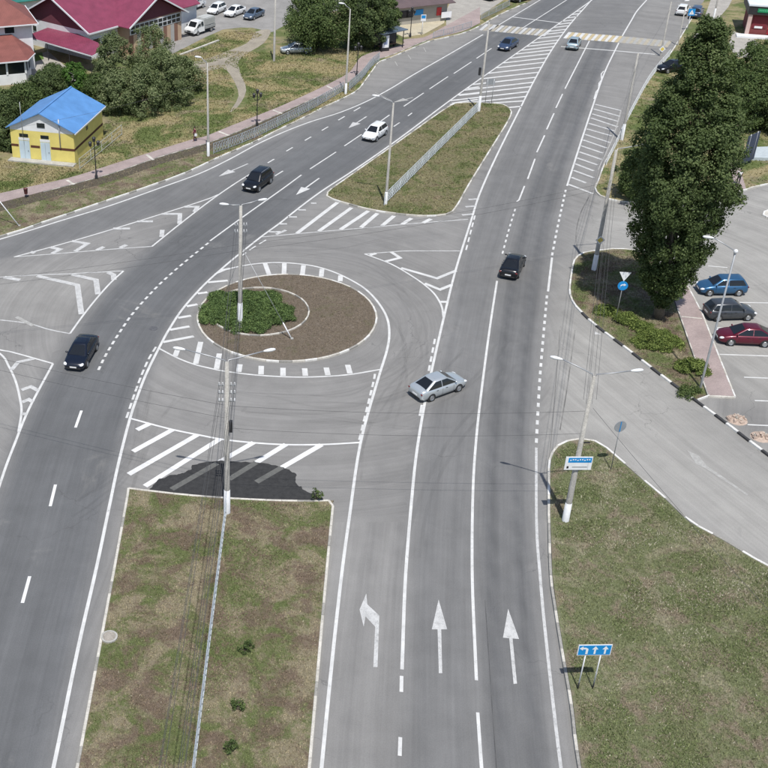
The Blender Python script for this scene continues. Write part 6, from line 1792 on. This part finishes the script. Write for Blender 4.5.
# manhole in the median
p = G(109.5, 639)
mh_ = thing('manhole', 'round concrete manhole cover in the foreground median grass', 'manhole', (p.x, p.y, ZI))
MB().lathe([(.46, -.05), (.46, .10), (.36, .11), (.35, .08), (.001, .08)], n=24).build('ring', CONC, mh_)
MB().lathe([(.34, .07), (.34, .105), (.30, .11), (.28, .095), (.001, .10)], n=24).build('lid', plain('lid_stone', (.33, .30, .26), .9, fine=10), mh_)
# rubble heaps
RUB = [plain('rubble_pink', (.42, .33, .27), .95, var=.2, scale=5), plain('rubble_grey', (.42, .39, .34), .95, var=.2, scale=5)]
for (u, v, lb) in ((737, 420, 'heap of broken pink masonry nearest the paved strip'), (761, 437, 'heap of broken pink masonry farther along the black and white kerb')):
    p = G(u, v); rp = thing('rubble_heap', lb, 'rubble', (p.x, p.y, 0))
    rs = random.Random(u)
    mb = MB()
    for k in range(26):
        a = rs.uniform(0, 6.28); r = rs.uniform(0, .62)
        bm_ = MB().box((0, 0, 0), (rs.uniform(.12, .34), rs.uniform(.1, .22), rs.uniform(.08, .16)), rs.uniform(0, 3))
        o = bm_.build('fragment', RUB[k % 4 == 0], rp, False, (math.cos(a) * r, math.sin(a) * r * .8, .07 + max(0, .28 - r * .4) * rs.random()), (rs.uniform(-.4, .4), rs.uniform(-.4, .4), 0))
    MB().lathe([(.75, -.01), (.5, .07), (.2, .16), (.001, .2)], n=14).build('sand', RUB[0], rp, True)
# ------------------------------------------------------------------ people
def figure(label, uv, rz, shirt, trousers, skin, hair, stride=.22, bag=None, h=1.7):
    p = G(*uv, ZI)
    root = thing('person', label, 'person', (p.x, p.y, ZI + .01), rz)
    def skin_mesh(name, V, E, R, mat):
        me = bpy.data.meshes.new(name); me.from_pydata(V, E, [])
        o = from_mesh(name, me, mat, root)
        md = o.modifiers.new('Skin', 'SKIN'); md.use_smooth_shade = True
        for i, r in enumerate(R):
            sv = me.skin_vertices[0].data[i]; sv.radius = r if isinstance(r, tuple) else (r, r); sv.use_root = (i == 0)
        sb = o.modifiers.new('Sub', 'SUBSURF'); sb.levels = 1; sb.render_levels = 1
        return o
    s = stride
    # pelvis, waist, chest, neck, head, two arms, two legs
    V = [(0, 0, .95), (0, 0, 1.12), (.02, 0, 1.34), (.02, 0, 1.48), (.04, 0, 1.56), (.05, 0, 1.64),
         (.01, .19, 1.40), (-.08, .25, 1.15), (.10, .26, .92), (.01, -.19, 1.40), (.08, -.25, 1.15), (.22, -.24, .95),
         (0, .10, .90), (s * .7, .10, .50), (s * .8, .10, .09), (s * .8 + .16, .10, .05), (0, -.10, .90), (-s * .2, -.10, .50), (-s * 1.2, -.10, .12), (-s * 1.2 + .14, -.10, .05),
         (.16, .26, .86), (.27, -.24, .89)]
    E = [(0, 1), (1, 2), (2, 3), (3, 4), (4, 5), (2, 6), (6, 7), (7, 8), (2, 9), (9, 10), (10, 11), (0, 12), (12, 13), (13, 14), (14, 15), (0, 16), (16, 17), (17, 18), (18, 19), (8, 20), (11, 21)]
    R = [(.14, .15), (.12, .14), (.13, .16), .055, .085, .08, .06, .047, .038, .06, .047, .038, .085, .06, .042, .035, .085, .06, .042, .035, .03, .03]
    skin_mesh('body', V, E, R, skin)
    skin_mesh('shirt', [V[0], V[1], V[2], (.02, 0, 1.44), V[6], (-.05, .235, 1.22), V[9], (.055, -.235, 1.22)], [(0, 1), (1, 2), (2, 3), (2, 4), (4, 5), (2, 6), (6, 7)], [(.15, .17), (.135, .155), (.145, .175), .07, .072, .06, .072, .06], shirt)
    skin_mesh('trousers', [(0, 0, .93), V[12], V[13], V[14], V[16], V[17], V[18]], [(0, 1), (1, 2), (2, 3), (0, 4), (4, 5), (5, 6)], [(.15, .165), .098, .072, .055, .098, .072, .055], trousers)
    MB().ball((.03, 0, 1.68), (.105, .095, .10), 10, 8).build('hair', hair, root, True)
    for k in (14, 18): MB().ball((V[k][0] + .06, V[k][1], .05), (.14, .055, .05), 8, 6).build('shoe', BLACK, root, True)
    if bag is not None:
        b = thing('shoulder_bag', bag, 'bag', (p.x + .1, p.y - .32, ZI + .75), rz)
        MB().box((0, 0, .14), (.3, .12, .28), 0, .9).build('pouch', W_WALL, b)
        MB().tube([(-.12, 0, .27), (-.06, 0, .45), (.06, 0, .45), (.12, 0, .27)], .012, 6).build('strap', TRIM, b)
SKIN = plain('skin', (.42, .25, .18), .6, var=.05)
HAIR = plain('hair_dark', (.03, .02, .015), .7)
figure('person in dark red clothes walking on the left sidewalk', (195, 141.5), 3.5, plain('cloth_wine', (.14, .02, .045), .9), plain('cloth_plum', (.085, .02, .035), .9), SKIN, HAIR, bag='pale bag carried by the person in dark red')
figure('person in a white top and dark trousers on the short pink path', (737.5, 184.5), 1.2, plain('cloth_white', (.75, .74, .74), .9), plain('cloth_black', (.02, .02, .025), .9), SKIN, HAIR, .28)
